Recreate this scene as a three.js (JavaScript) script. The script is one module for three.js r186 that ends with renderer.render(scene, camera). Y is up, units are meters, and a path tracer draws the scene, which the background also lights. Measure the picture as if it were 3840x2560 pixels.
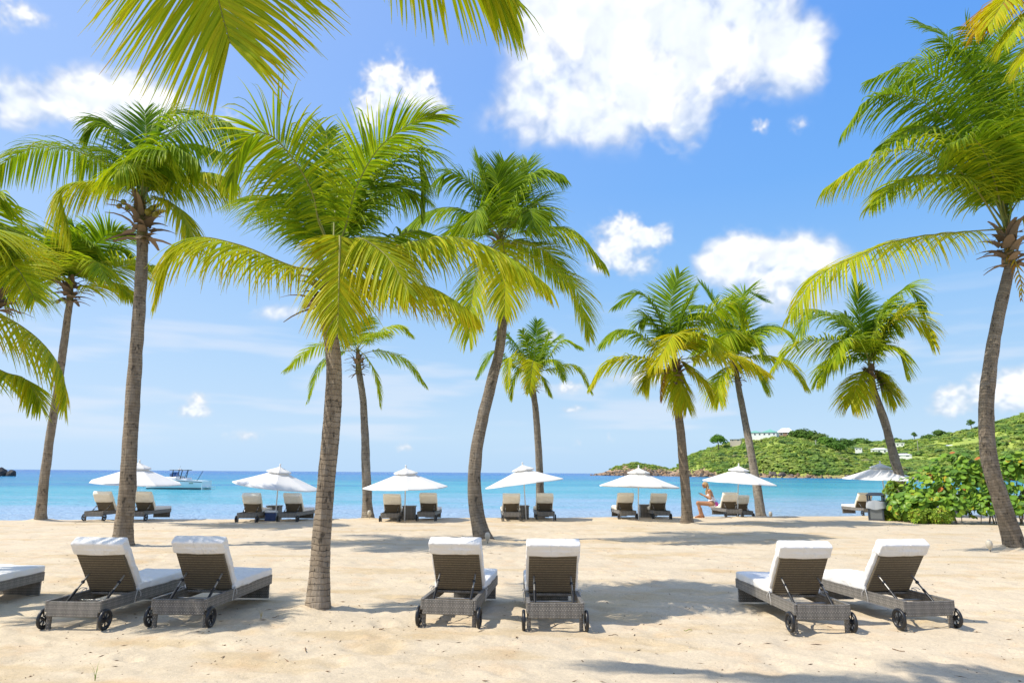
import * as THREE from 'three';
import { MarchingCubes } from 'three/addons/objects/MarchingCubes.js';
import { mergeGeometries, mergeVertices } from 'three/addons/utils/BufferGeometryUtils.js';

// ---------------------------------------------------------------- camera, sky, sun, exposure
const scene = new THREE.Scene();
const EYE = 1.7;
const camera = new THREE.PerspectiveCamera(53.13, 3840 / 2560, 0.1, 9000);
camera.position.set(0, EYE, 0);
camera.rotation.order = 'YXZ';
camera.rotation.set(THREE.MathUtils.degToRad(10.87), 0, THREE.MathUtils.degToRad(0.39));
camera.updateMatrixWorld();
scene.add(camera);

const renderer = new THREE.WebGLRenderer({ antialias: true });
renderer.toneMapping = THREE.LinearToneMapping;
renderer.toneMappingExposure = 1.27;
renderer.shadowMap.enabled = true;
renderer.shadowMap.type = THREE.PCFSoftShadowMap;

const SUN_EL = THREE.MathUtils.degToRad(52), SUN_AZ = THREE.MathUtils.degToRad(12);
const sunDir = new THREE.Vector3(-Math.cos(SUN_AZ) * Math.cos(SUN_EL), Math.sin(SUN_EL), Math.sin(SUN_AZ) * Math.cos(SUN_EL));
const sun = new THREE.DirectionalLight(new THREE.Color().setRGB(1.0, 0.93, 0.81), 4.1);
sun.position.copy(sunDir).multiplyScalar(80).add(new THREE.Vector3(0, 0, -15));
sun.target.position.set(0, 0, -15);
sun.castShadow = true;
sun.shadow.mapSize.set(4096, 4096);
Object.assign(sun.shadow.camera, { left: -40, right: 40, top: 40, bottom: -40, near: 1, far: 200 });
scene.add(sun, sun.target);

// ---------------------------------------------------------------- small maths
function rng(seed) { let a = seed >>> 0; return () => { a = (a + 0x6D2B79F5) | 0; let t = Math.imul(a ^ (a >>> 15), 1 | a); t = (t + Math.imul(t ^ (t >>> 7), 61 | t)) ^ t; return ((t ^ (t >>> 14)) >>> 0) / 4294967296; }; }
const clamp = (x, a = 0, b = 1) => Math.min(b, Math.max(a, x));
const lerp = (a, b, t) => a + (b - a) * t;
const smooth = (a, b, x) => { const t = clamp((x - a) / (b - a)); return t * t * (3 - 2 * t); };
const V = (x, y, z) => new THREE.Vector3(x, y, z);
const deg = THREE.MathUtils.degToRad;
function table(t, x) { if (x <= t[0][0]) return t[0][1]; for (let i = 1; i < t.length; i++) if (x <= t[i][0]) return lerp(t[i - 1][1], t[i][1], (x - t[i - 1][0]) / (t[i][0] - t[i - 1][0])); return t[t.length - 1][1]; }
function hash3(x, y, z) { let h = Math.imul(x, 374761393) ^ Math.imul(y, 668265263) ^ Math.imul(z, 1274126177); h = Math.imul(h ^ (h >>> 13), 1274126177); return ((h ^ (h >>> 16)) >>> 0) / 4294967296; }
function noise(x, y, z = 0, px = 0, py = 0) {            // value noise, optional periods in x and y
  const xi = Math.floor(x), yi = Math.floor(y), zi = Math.floor(z); let fx = x - xi, fy = y - yi, fz = z - zi;
  fx = fx * fx * fx * (fx * (fx * 6 - 15) + 10); fy = fy * fy * fy * (fy * (fy * 6 - 15) + 10); fz = fz * fz * fz * (fz * (fz * 6 - 15) + 10);
  const wx = (i) => px ? ((i % px) + px) % px : i, wy = (i) => py ? ((i % py) + py) % py : i;
  const x0 = wx(xi), x1 = wx(xi + 1), y0 = wy(yi), y1 = wy(yi + 1);
  const a = lerp(lerp(hash3(x0, y0, zi), hash3(x1, y0, zi), fx), lerp(hash3(x0, y1, zi), hash3(x1, y1, zi), fx), fy);
  if (fz === 0) return a;
  return lerp(a, lerp(lerp(hash3(x0, y0, zi + 1), hash3(x1, y0, zi + 1), fx), lerp(hash3(x0, y1, zi + 1), hash3(x1, y1, zi + 1), fx), fy), fz);
}
function fbm(x, y, z = 0, oct = 5, px = 0, py = 0) { let s = 0, a = 0.5, n = 0; for (let i = 0; i < oct; i++) { s += a * noise(x, y, z + i * 17, px, py); n += a; x *= 2; y *= 2; px *= 2; py *= 2; a *= 0.5; } return s / n; }

// Survey of the place: bearings read off the photograph (2352 px wide) -> points on the ground or at a known distance.
const bearing = (x, y) => V((x - 1176) / 1568, -(y - 784) / 1568, -1).applyQuaternion(camera.quaternion);
function P(x, y, d) { const v = bearing(x, y); return v.multiplyScalar(d / -v.z).add(camera.position); }
function G(x, y, h = 0) { const v = bearing(x, y); return v.multiplyScalar((h - EYE) / v.y).add(camera.position); }

// ---------------------------------------------------------------- the sky: clear tropical blue with fair-weather clouds
function makeSky() {
  const W = 4096, H = 2048, data = new Float32Array(W * H * 4);
  const rows = [[0, .40, .565, .755], [3, .44, .60, .76], [8, .35, .54, .76], [15, .225, .44, .755], [23, .132, .345, .745], [32, .085, .28, .72], [42, .06, .235, .68], [60, .05, .19, .6], [90, .045, .17, .55]];
  const azel = (x, y) => { const v = bearing(x, y).normalize(); return [Math.atan2(v.x, -v.z), Math.asin(v.y)]; };
  const sz = 1 / 1568;
  // every cloud: lobes (bearing, half width, half height, weight), then softness
  const clouds = [
    [[1260, 60, 120, 130], [1420, 80, 220, 160], [1600, 60, 200, 150], [1750, 130, 130, 90], [1850, 110, 75, 85], [1480, 180, 190, 120], [1330, 190, 120, 90], [1210, 262, 110, 70, .9], [1570, 270, 65, 80, .85], [1420, 250, 130, 60, .85], [1290, -60, 200, 120], [1600, -90, 250, 150]],
    [[130, 240, 130, 50, .8], [215, 215, 95, 55], [320, 225, 110, 55], [390, 235, 50, 45, .8], [260, 250, 150, 45], [30, 255, 55, 55, .75], [210, 200, 40, 38, .7]],
    [[880, 195, 62, 70], [845, 255, 48, 62], [970, 205, 65, 45, .75], [990, 235, 40, 28, .75], [905, 160, 26, 30, .7]],
    [[1430, 540, 70, 45], [1500, 545, 50, 32, .85], [1400, 580, 62, 40, .9], [1450, 610, 70, 30, .75], [1440, 515, 30, 30, .8]],
    [[1700, 580, 85, 50], [1800, 590, 100, 50], [1760, 630, 150, 50], [1880, 600, 60, 45, .75], [1640, 610, 55, 35, .7], [1800, 680, 130, 45, .7], [1740, 560, 45, 30, .8]],
    [[455, 925, 26, 24, .75], [440, 945, 42, 16, .6]],
    [[1305, 890, 36, 19, .85], [1315, 940, 34, 11, .55]],
    [[2270, 905, 70, 42, .8], [2350, 890, 80, 50, .9], [2180, 900, 28, 20, .7], [2200, 935, 60, 25, .6]],
    [[660, 718, 110, 26, .38]], [[1745, 288, 42, 24, .36], [1838, 285, 28, 24, .36]],
    [[20, 25, 50, 45, .5], [75, 40, 45, 20, .5]], [[1330, 1020, 24, 18, .36], [930, 1028, 60, 14, .33], [560, 1000, 60, 16, .3]],
    [[1240, 770, 60, 30, .5], [1480, 870, 120, 26, .42]], [[520, 270, 50, 34, .5], [300, 180, 50, 25, .42]],
    [[1400, 1000, 22, 18, .36]],
  ].map((c) => c.map(([x, y, w, h, k = 1]) => { const [a, e] = azel(x, y); const s = 0.93 * Math.cos(Math.atan(Math.hypot(x - 1176, y - 784) / 1568)); return [a, e, w * sz * s, h * sz * s, k]; }));
  // the same weather goes on all round
  const r = rng(77);
  for (let i = 0; i < 46; i++) {
    const az = r() * 6.283 - 3.1416, el = 0.1 + r() * r() * 1.1; if (Math.abs(az) < 0.95 && el < 0.95) { continue; }
    const n = 4 + Math.floor(r() * 6), size = 0.05 + r() * 0.1, c = [];
    for (let k = 0; k < n; k++) c.push([az + (r() - .5) * size * 3.2 / Math.cos(el), el + (r() - .5) * size * .9, size * (.6 + r() * .6) / Math.cos(el), size * (.35 + r() * .4), .75 + r() * .3]);
    clouds.push(c);
  }
  const sx = sunDir.x, sy = sunDir.y, sZ = sunDir.z;
  for (let j = 0; j < H; j++) {
    const el = ((j + .5) / H - .5) * Math.PI, ed = Math.max(0, el * 57.29578);
    let k = 1; while (k < rows.length - 1 && ed > rows[k][0]) k++;
    const t = clamp((ed - rows[k - 1][0]) / (rows[k][0] - rows[k - 1][0]));
    const g = [1, 2, 3].map((q) => lerp(rows[k - 1][q], rows[k][q], t));
    const near = el < -.02 ? [] : clouds.map((c) => c.filter((l) => Math.abs(el - l[1]) < l[3] * 1.7 + .02)).map((c, n) => { c.size = Math.max(...clouds[n].map((l) => l[2])); return c; }).filter((c) => c.length);
    for (let i = 0; i < W; i++) {
      const phi = ((i + .5) / W - .5) * 2 * Math.PI, x = Math.cos(el) * Math.cos(phi), z = Math.cos(el) * Math.sin(phi), y = Math.sin(el);
      const cosg = x * sx + y * sy + z * sZ, gam = Math.acos(clamp(cosg, -1, 1));
      const w = Math.exp(-gam * gam / .75) * .55 + .46 * (1 - smooth(.85, 1.75, gam)) * (1 - .2 * smooth(0, .8, el));
      let R = lerp(g[0], .62, clamp(w * .62)), Gc = lerp(g[1], .72, clamp(w * .6)), B = lerp(g[2], .9, clamp(w * .6));
      if (near.length) {
        let az = Math.atan2(x, -z), dens = 0, under = 0, lit = 0;
        // thin high streaks low over the sea
        for (const c of near) {
          let m = 0, hi = 0, lo = 9;
          for (const l of c) {
            let da = az - l[0]; if (da > Math.PI) da -= 2 * Math.PI; if (da < -Math.PI) da += 2 * Math.PI;
            if (Math.abs(da) > l[2] * 1.7 + .02) continue;
            const q = (da / l[2]) ** 2 + ((el - l[1]) / l[3]) ** 2, f = l[4] * Math.exp(-q * 1.1);
            m = 1 - (1 - m) * (1 - Math.min(.98, f)); lo = Math.min(lo, (el - l[1]) / l[3]); 
          }
          if (m < .02) continue;
          const fq = clamp(.11 / c.size, 1, 4), nx = az * 9 * fq, ny = el * 11 * fq, wx = fbm(nx * 1.3 + 9, ny * 1.3, 3, 4) - .5, wy = fbm(nx * 1.3, ny * 1.3 + 7, 5, 4) - .5;
          const n = fbm(nx * 1.6 + wx * 1.1 + 31, ny * 1.6 + wy * 1.1, 1, 7), n2 = fbm(nx * 6 + wx * 1.6, ny * 6 + wy * 1.6, 2, 6);
          const d = smooth(.14, 1.32, m * 1.32 + (n - .5) * 1.45 + (n2 - .5) * .6 + .05) * smooth(.02, .35, m);
          if (d > dens) { dens = d; lit = n2 * 2 - 1; under = smooth(.2, -.9, lo) * smooth(.35, .7, fbm(nx * 2.4 + wx, ny * 2.4 + 3 + wy, 8, 4) + .08); }
        }
        const ci = smooth(.52, .8, fbm(az * 5 + 4, el * 42, 11, 5)) * smooth(.02, .06, el) * (1 - smooth(.17, .27, el)) * .42;
        R = lerp(R, .66, ci); Gc = lerp(Gc, .7, ci); B = lerp(B, .78, ci);
        if (dens > 0) {
          const sh = under * .75;
          const br = .74 + .2 * smooth(.3, 1, dens) + .1 * lit; R = lerp(R, lerp(.93, .72, sh) * br, dens); Gc = lerp(Gc, lerp(.935, .79, sh) * br, dens); B = lerp(B, lerp(.96, .90, sh) * br, dens);
        }
      }
      const o = (j * W + i) * 4; data[o] = R; data[o + 1] = Gc; data[o + 2] = B; data[o + 3] = 1;
    }
  }
  const t = new THREE.DataTexture(data, W, H, THREE.RGBAFormat, THREE.FloatType);
  t.mapping = THREE.EquirectangularReflectionMapping; t.magFilter = THREE.LinearFilter; t.minFilter = THREE.LinearFilter; t.needsUpdate = true;
  return t;
}
const skyTexture = makeSky();
scene.background = skyTexture;
scene.environment = skyTexture;

// ---------------------------------------------------------------- helpers for things
const names = new Map();
function numbered(n) { const k = names.get(n) ?? 0; names.set(n, k + 1); return k ? `${n}_${String(k).padStart(3, '0')}` : n; }
function thing(name, label, category, pos = [0, 0, 0], turn = 0, group) {
  const o = new THREE.Group(); o.name = numbered(name); o.position.set(...pos); o.rotation.y = turn; scene.add(o);
  o.userData = { label, category }; if (group) o.userData.group = group; return o;
}
function part(name, geo, mat, parent) { const m = new THREE.Mesh(geo, mat); m.name = name; m.castShadow = m.receiveShadow = true; parent.add(m); return m; }
function structure(name, geo, mat, label) { const m = part(name, geo, mat, scene); m.userData = { kind: 'structure', label }; return m; }
function box(w, h, d, x = 0, y = 0, z = 0) { return new THREE.BoxGeometry(w, h, d).translate(x, y, z); }
function chamfer(w, h, d, r = 0.006, x = 0, y = 0, z = 0) {      // box with bevelled edges
  const s = new THREE.Shape(), a = w / 2 - r, b = h / 2 - r;
  s.moveTo(-a, -b); s.lineTo(a, -b); s.lineTo(a, b); s.lineTo(-a, b); s.closePath();
  const g = new THREE.ExtrudeGeometry(s, { depth: Math.max(1e-4, d - 2 * r), bevelEnabled: true, bevelSize: r, bevelThickness: r, bevelSegments: 1, steps: 1 });
  return g.translate(x, y, z - d / 2 + r);
}
function tube(pts, r, seg = 12, rad = 6) { return new THREE.TubeGeometry(new THREE.CatmullRomCurve3(pts.map((p) => p.isVector3 ? p : V(...p))), seg, r, rad, false); }
function rod(a, b, r, rad = 8) { const A = a.isVector3 ? a : V(...a), B = b.isVector3 ? b : V(...b), d = B.clone().sub(A), g = new THREE.CylinderGeometry(r, r, d.length(), rad); g.applyQuaternion(new THREE.Quaternion().setFromUnitVectors(V(0, 1, 0), d.clone().normalize())); const m = A.add(B).multiplyScalar(.5); return g.translate(m.x, m.y, m.z); }
function join(list) { return mergeGeometries(list.map((g) => { const q = g.index ? g.toNonIndexed() : g.clone(); for (const k of Object.keys(q.attributes)) if (!['position', 'normal', 'uv', 'color'].includes(k)) q.deleteAttribute(k); return q; })); }
function boxUV(g, s = 1) {                                             // uv in metres, by the way each face points
  if (g.index) g = g.toNonIndexed();
  const p = g.attributes.position, n = g.attributes.normal, uv = new Float32Array(p.count * 2);
  for (let i = 0; i < p.count; i += 3) {
    let ax = 0, ay = 0, az = 0; for (let k = 0; k < 3; k++) { ax += n.getX(i + k); ay += n.getY(i + k); az += n.getZ(i + k); } ax = Math.abs(ax); ay = Math.abs(ay); az = Math.abs(az);
    for (let k = 0; k < 3; k++) { const q = i + k, x = p.getX(q), y = p.getY(q), z = p.getZ(q); const [u, v] = ax > ay && ax > az ? [z, y] : ay > az ? [x, z] : [x, y]; uv[q * 2] = u / s; uv[q * 2 + 1] = v / s; }
  }
  g.setAttribute('uv', new THREE.BufferAttribute(uv, 2)); return g;
}
function puff(w, h, d, nx, ny, nz, r, f) {                             // soft rounded box, f(x,y,z,nx,ny,nz) -> bulge along the normal
  let g = new THREE.BoxGeometry(w, h, d, nx, ny, nz); g.deleteAttribute('uv'); g.deleteAttribute('normal'); g = mergeVertices(g, 1e-5);
  const p = g.attributes.position, v = V(0, 0, 0), q = V(0, 0, 0);
  for (let i = 0; i < p.count; i++) {
    v.fromBufferAttribute(p, i); q.set(clamp(v.x, -w / 2 + r, w / 2 - r), clamp(v.y, -h / 2 + r, h / 2 - r), clamp(v.z, -d / 2 + r, d / 2 - r));
    v.sub(q); if (v.lengthSq() > 0) v.normalize(); const n = v.clone(); v.multiplyScalar(r).add(q);
    if (f) v.addScaledVector(n, f(v.x, v.y, v.z, n)); p.setXYZ(i, v.x, v.y, v.z);
  }
  g.computeVertexNormals(); return boxUVsoft(g);
}
function boxUVsoft(g) { const p = g.attributes.position, uv = new Float32Array(p.count * 2); for (let i = 0; i < p.count; i++) { uv[2 * i] = p.getX(i) + p.getY(i) * .3; uv[2 * i + 1] = p.getZ(i) + p.getY(i) * .9; } g.setAttribute('uv', new THREE.BufferAttribute(uv, 2)); return g; }
function canvasTex(w, h, f, srgb = true) {
  const d = new Uint8Array(w * h * 4);
  for (let j = 0; j < h; j++) for (let i = 0; i < w; i++) { const c = f(i / w, j / h, i, j), o = (j * w + i) * 4; d[o] = clamp(c[0]) * 255; d[o + 1] = clamp(c[1]) * 255; d[o + 2] = clamp(c[2]) * 255; d[o + 3] = 255; }
  const t = new THREE.DataTexture(d, w, h); t.wrapS = t.wrapT = THREE.RepeatWrapping; t.magFilter = THREE.LinearFilter; t.minFilter = THREE.LinearMipmapLinearFilter; t.generateMipmaps = true; if (srgb) t.colorSpace = THREE.SRGBColorSpace; t.needsUpdate = true; return t;
}
const S = (x) => x <= .0031308 ? x * 12.92 : 1.055 * x ** (1 / 2.4) - .055;       // linear -> sRGB for 8-bit maps
const lin = (r, g, b) => new THREE.Color().setRGB(r, g, b);
function std(color, roughness = .8, extra = {}) { return new THREE.MeshStandardMaterial({ color, roughness, metalness: 0, ...extra }); }
// ---------------------------------------------------------------- the beach
const WATER = -0.42;
const crest = (x) => 27.4 + .185 * x;              // distance of the beach edge
const prints = (() => { const r = rng(5), m = new Map(); for (let i = 0; i < 5200; i++) { const z = -2 - r() * 26, x = (r() - .5) * (14 + -z * 1.7); const k = `${Math.floor(x / .5)},${Math.floor(z / .5)}`; const e = [x, z, .05 + r() * .09, .007 + r() * .017, r() * 3.14, 1 + r() * 1.2]; if (!m.has(k)) m.set(k, []); m.get(k).push(e); } return m; })();
const trunkFeet = [[730, 1410], [280, 1257], [90, 1200], [845, 1191], [1110, 1243], [1579, 1208], [1749, 1182], [2086, 1189], [2335, 1262]].map(([x, y]) => G(x, y));
function ground(x, z) {
  const d = -z, c = crest(x);
  let h = .05 * smooth(13, 24, d);
  const over = d - c; if (over > -1.2) h -= (over + 1.2) ** 1.25 * .13;
  if (d < 40 && d > -12) {
    h += (fbm(x * .45 + 3, z * .6, 2, 3) - .5) * .05 + (fbm(x * 1.9, z * 2.6, 4, 3) - .5) * .02;
    if (d < 28) {
      h += (fbm(x * 7, z * 9, 6, 3) - .5) * .008;
      const ci = Math.floor(x / .5), cj = Math.floor(z / .5);
      for (let a = -1; a < 2; a++) for (let b = -1; b < 2; b++) { const l = prints.get(`${ci + a},${cj + b}`); if (l) for (const [px, pz, r, dep, an, el] of l) { const dx = x - px, dz = z - pz; if (dx * dx + dz * dz > .2) continue; const u = (dx * Math.cos(an) + dz * Math.sin(an)) / el, v = -dx * Math.sin(an) + dz * Math.cos(an), q = (u * u + v * v) / (r * r); if (q < 5) h += dep * (-Math.exp(-q * 1.4) + .5 * Math.exp(-((Math.sqrt(q) - 1.35) ** 2) * 6)); } }
    }
  }
  for (const f of trunkFeet) { const q = (x - f.x) ** 2 + (z - f.z) ** 2; if (q < 1.4) h += .075 * Math.exp(-q * 5) * (.6 + .8 * noise(x * 4, z * 4, 3)); }
  return h;
}
const sandTex = (() => {
  const n = 1024;
  const col = canvasTex(n, n, (u, v) => {
    const a = fbm(u * 8, v * 8, 1, 6, 8, 8), b = fbm(u * 90, v * 90, 3, 3, 90, 90), c = noise(u * 380, v * 380, 5, 380, 380);
    let k = .95 + (a - .5) * .22 + (b - .5) * .26 + (c - .5) * .2; const dark = c > .9 && b > .5 ? .55 : 1; k *= dark;
    const w = smooth(.55, .75, fbm(u * 5 + 2, v * 5, 9, 5, 5, 5)) * .1;
    return [S(.86 * k), S((.86 - w * .5) * k), S((.86 - w) * k)];
  });
  const bump = canvasTex(n, n, (u, v) => { const a = fbm(u * 14, v * 14, 21, 5, 14, 14), b = fbm(u * 70, v * 70, 23, 3, 70, 70), c = noise(u * 300, v * 300, 25, 300, 300); const k = a * .45 + b * .4 + c * .15; return [k, k, k]; }, false);
  return { col, bump };
})();
{
  const zs = []; for (let z = 30; z > 0; z -= 1.5) zs.push(z); for (let d = 0; d < 2.6; d += .2) zs.push(-d);
  let d = 2.6; while (d < 30) { zs.push(-d); d *= 1.0054; } for (; d < 75; d *= 1.06) zs.push(-d);
  const NX = 520, pos = [], uv = [], col = [], idx = [];
  for (let j = 0; j < zs.length; j++) for (let i = 0; i <= NX; i++) {
    const u = (i / NX) * 2 - 1, x = 17 * u + 75 * u ** 7, z = zs[j];
    pos.push(x, ground(x, z), z); uv.push(x / 2.3, z / 2.3);
    // drier, browner drifts with plant crumbs in them
    const a = smooth(.5, .78, fbm(x * .8 + 40, z * 2.2, 12, 5)), b = (fbm(x * .25, z * .3 + 9, 14, 4) - .5) * .12, wet = smooth(crest(x) + .3, crest(x) + 1.6, -z), k = 1 + b - wet * .35;
    col.push((.705 - a * .06) * k, (.585 - a * .085) * k, (.415 - a * .11) * k);
  }
  for (let j = 0; j < zs.length - 1; j++) for (let i = 0; i < NX; i++) { const a = j * (NX + 1) + i, b = a + 1, c = a + NX + 1, e = c + 1; idx.push(a, b, c, b, e, c); }
  const g = new THREE.BufferGeometry(); g.setAttribute('position', new THREE.Float32BufferAttribute(pos, 3)); g.setAttribute('uv', new THREE.Float32BufferAttribute(uv, 2)); g.setAttribute('color', new THREE.Float32BufferAttribute(col, 3)); g.setIndex(idx); g.computeVertexNormals();
  structure('beach_ground', g, new THREE.MeshStandardMaterial({ vertexColors: true, map: sandTex.col, bumpMap: sandTex.bump, bumpScale: .009, roughness: .95 }), 'pale sandy beach with scuffed footprints');
}
// ---------------------------------------------------------------- the sea
{
  const zs = []; for (let d = 21; d < 6500; d *= 1.009) zs.push(-d);
  const NX = 380, pos = [], uv = [], col = [], idx = [];
  const shore = [[0, .36, .43, .48], [5, .32, .43, .56], [14, .27, .42, .58], [33, .14, .39, .51], [60, .055, .355, .455], [90, .02, .315, .43], [150, .004, .2, .385], [270, .001, .21, .45], [620, .0, .14, .40], [1500, .0, .10, .36], [6000, .0, .09, .34]];
  for (let j = 0; j < zs.length; j++) for (let i = 0; i <= NX; i++) {
    const d = -zs[j], u = (i / NX) * 2 - 1, x = u * (26 + d * 1.15), z = zs[j];
    const amp = .05 * smooth(24, 34, d) * (1 - smooth(150, 400, d)); pos.push(x, WATER + (amp > 0 ? amp * (fbm(x * .55, z * 1.5, 3, 3) - .5) : 0), z); uv.push(x / 9, z / 9);
    const off = Math.max(0, d - crest(clamp(x, -40, 40))), pat = (fbm(Math.log(d) * 9 + 4, x / d * 3 + 7, 2, 4) - .5) + (fbm(Math.log(d) * 45, x / d * 9 + 2, 5, 3) - .5) * .35, w = off * Math.exp(pat * 1.7 + clamp(x / d, -1, 1) * -.55);
    let k = 1; while (k < shore.length - 1 && w > shore[k][0]) k++; const t = clamp((w - shore[k - 1][0]) / (shore[k][0] - shore[k - 1][0]));
    for (let q = 1; q < 4; q++) col.push(lerp(shore[k - 1][q], shore[k][q], t));
  }
  for (let j = 0; j < zs.length - 1; j++) for (let i = 0; i < NX; i++) { const a = j * (NX + 1) + i, b = a + 1, c = a + NX + 1, e = c + 1; idx.push(a, b, c, b, e, c); }
  const g = new THREE.BufferGeometry(); g.setAttribute('position', new THREE.Float32BufferAttribute(pos, 3)); g.setAttribute('uv', new THREE.Float32BufferAttribute(uv, 2)); g.setAttribute('color', new THREE.Float32BufferAttribute(col, 3)); g.setIndex(idx); g.computeVertexNormals();
  const bump = canvasTex(1024, 1024, (u, v) => { const w1 = fbm(u * 10, v * 26, 31, 4, 10, 26), w2 = 1 - Math.abs(2 * fbm(u * 22 + w1, v * 48, 33, 3, 22, 48) - 1), k = w1 * .6 + w2 * .4; return [k, k, k]; }, false);
  structure('sea_water', g, new THREE.MeshPhysicalMaterial({ vertexColors: true, roughness: .16, bumpMap: bump, bumpScale: .4, ior: 1.33, specularIntensity: .14 }), 'calm turquoise sea turning deep blue towards the horizon');
}
// ---------------------------------------------------------------- palms
const barkTex = (() => {
  const w = 512, h = 2048;                                   // one turn of the trunk by 3 m
  const f = (u, v) => {
    const wob = (fbm(u * 5, v * 14, 41, 4, 5, 14) - .5) * .9, y = v * 44 + wob, ring = y - Math.floor(y), id = Math.floor(y);
    const edge = Math.exp(-((ring - .04) ** 2) / .0025) + Math.exp(-((ring - 1.04) ** 2) / .0025);
    const fib = fbm(u * 70, v * 40, 43, 3, 70, 40), crack = smooth(.68, .8, fbm(u * 30, v * 36, 45, 4, 30, 36)), lich = smooth(.56, .7, fbm(u * 6, v * 22, 47, 5, 6, 22));
    return { edge: clamp(edge * (.35 + .9 * noise(u * 9, id, 49, 9, 44))), fib, crack, lich, ring, tone: hash3(id % 44, 3, 5) };
  };
  const map = canvasTex(w, h, (u, v) => { const q = f(u, v); let k = .95 * (.72 + q.fib * .5) * (1 - q.edge * .65) * (1 - q.crack * .6) * (.88 + q.tone * .24); const l = q.lich * .35; return [S(lerp(.35 * k, .5, l * .8)), S(lerp(.30 * k, .47, l * .8)), S(lerp(.235 * k, .42, l * .8))]; });
  const bump = canvasTex(w, h, (u, v) => { const q = f(u, v), k = clamp(.55 + q.fib * .3 - q.edge * .5 - q.crack * .45 + (1 - q.ring) * .12); return [k, k, k]; }, false);
  return { map, bump };
})();
const barkMat = new THREE.MeshStandardMaterial({ map: barkTex.map, bumpMap: barkTex.bump, bumpScale: .025, roughness: .93, vertexColors: true });
const leafMat = new THREE.MeshPhysicalMaterial({ vertexColors: true, roughness: .95, transmission: .48, thickness: 0, side: THREE.DoubleSide, clearcoat: .2, clearcoatRoughness: .36, specularIntensity: .15 });
const stalkMat = new THREE.MeshStandardMaterial({ vertexColors: true, roughness: .55 });
const bootMat = new THREE.MeshStandardMaterial({ vertexColors: true, roughness: .95, side: THREE.DoubleSide });
const nutMat = std(lin(.33, .27, .04), .5), nutMat2 = std(lin(.26, .27, .045), .5);

function trunkGeo(pts, rBase, rTop, fine, seed, tint = [1, 1, 1]) {
  const curve = new THREE.CatmullRomCurve3(pts), L = curve.getLength(), n = Math.ceil(L / fine), m = 22, pos = [], uv = [], col = [], idx = [];
  let N = V(0, 0, 1);
  for (let j = 0; j <= n; j++) {
    const t = j / n, c = curve.getPointAt(t), T = curve.getTangentAt(t); N.sub(T.clone().multiplyScalar(N.dot(T))).normalize(); const B = T.clone().cross(N), s = t * L;
    let r = lerp(rBase, rTop, Math.pow(t, .72)) * (1 + .38 * Math.exp(-s / .2)); 
    for (let i = 0; i <= m; i++) {
      const a = i / m * 2 * Math.PI, ca = Math.cos(a), sa = Math.sin(a);
      const y = s * 17 + seed + (fbm(ca * 1.5 + 5, sa * 1.5 + 5 + s * 1.5, seed, 3) - .5) * 1.1, ring = y - Math.floor(y);
      const q = r * (1 + .03 * (1 - ring) + (fbm(ca * 2 + seed, sa * 2 + s * 3, 3, 3) - .5) * .16 + (fbm(ca * 1.1 + 3, sa + s * .8 + seed, 7, 2) - .5) * .26) + (s < .35 ? (noise(ca * 3 + 9, sa * 3 + 9, seed) - .3) * .05 * (1 - s / .35) : 0);
      pos.push(c.x + (N.x * ca + B.x * sa) * q, c.y + (N.y * ca + B.y * sa) * q, c.z + (N.z * ca + B.z * sa) * q);
      uv.push(i / m, s / 3 + seed * .37); const k = .55 + .9 * fbm(ca + 3, sa + s * .9 + seed, 9, 4); col.push(.74 * k * tint[0], .72 * k * tint[1], .69 * k * tint[2]);
    }
  }
  for (let j = 0; j < n; j++) for (let i = 0; i < m; i++) { const a = j * (m + 1) + i, b = a + 1, c = a + m + 1, e = c + 1; idx.push(a, b, c, b, e, c); }
  const g = new THREE.BufferGeometry(); g.setAttribute('position', new THREE.Float32BufferAttribute(pos, 3)); g.setAttribute('uv', new THREE.Float32BufferAttribute(uv, 2)); g.setAttribute('color', new THREE.Float32BufferAttribute(col, 3)); g.setIndex(idx); g.computeVertexNormals(); return g;
}
const GREENS = [[.115, .225, .006], [.225, .355, .006], [.41, .49, .007], [.57, .55, .008], [.63, .5, .01], [.42, .21, .025]];
function tint(y, r) { const k = clamp(y, 0, .999) * (GREENS.length - 1), i = Math.floor(k), f = k - i, s = .82 + r * .4; return [0, 1, 2].map((q) => lerp(GREENS[i][q], GREENS[i + 1][q], f) * s); }
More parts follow.
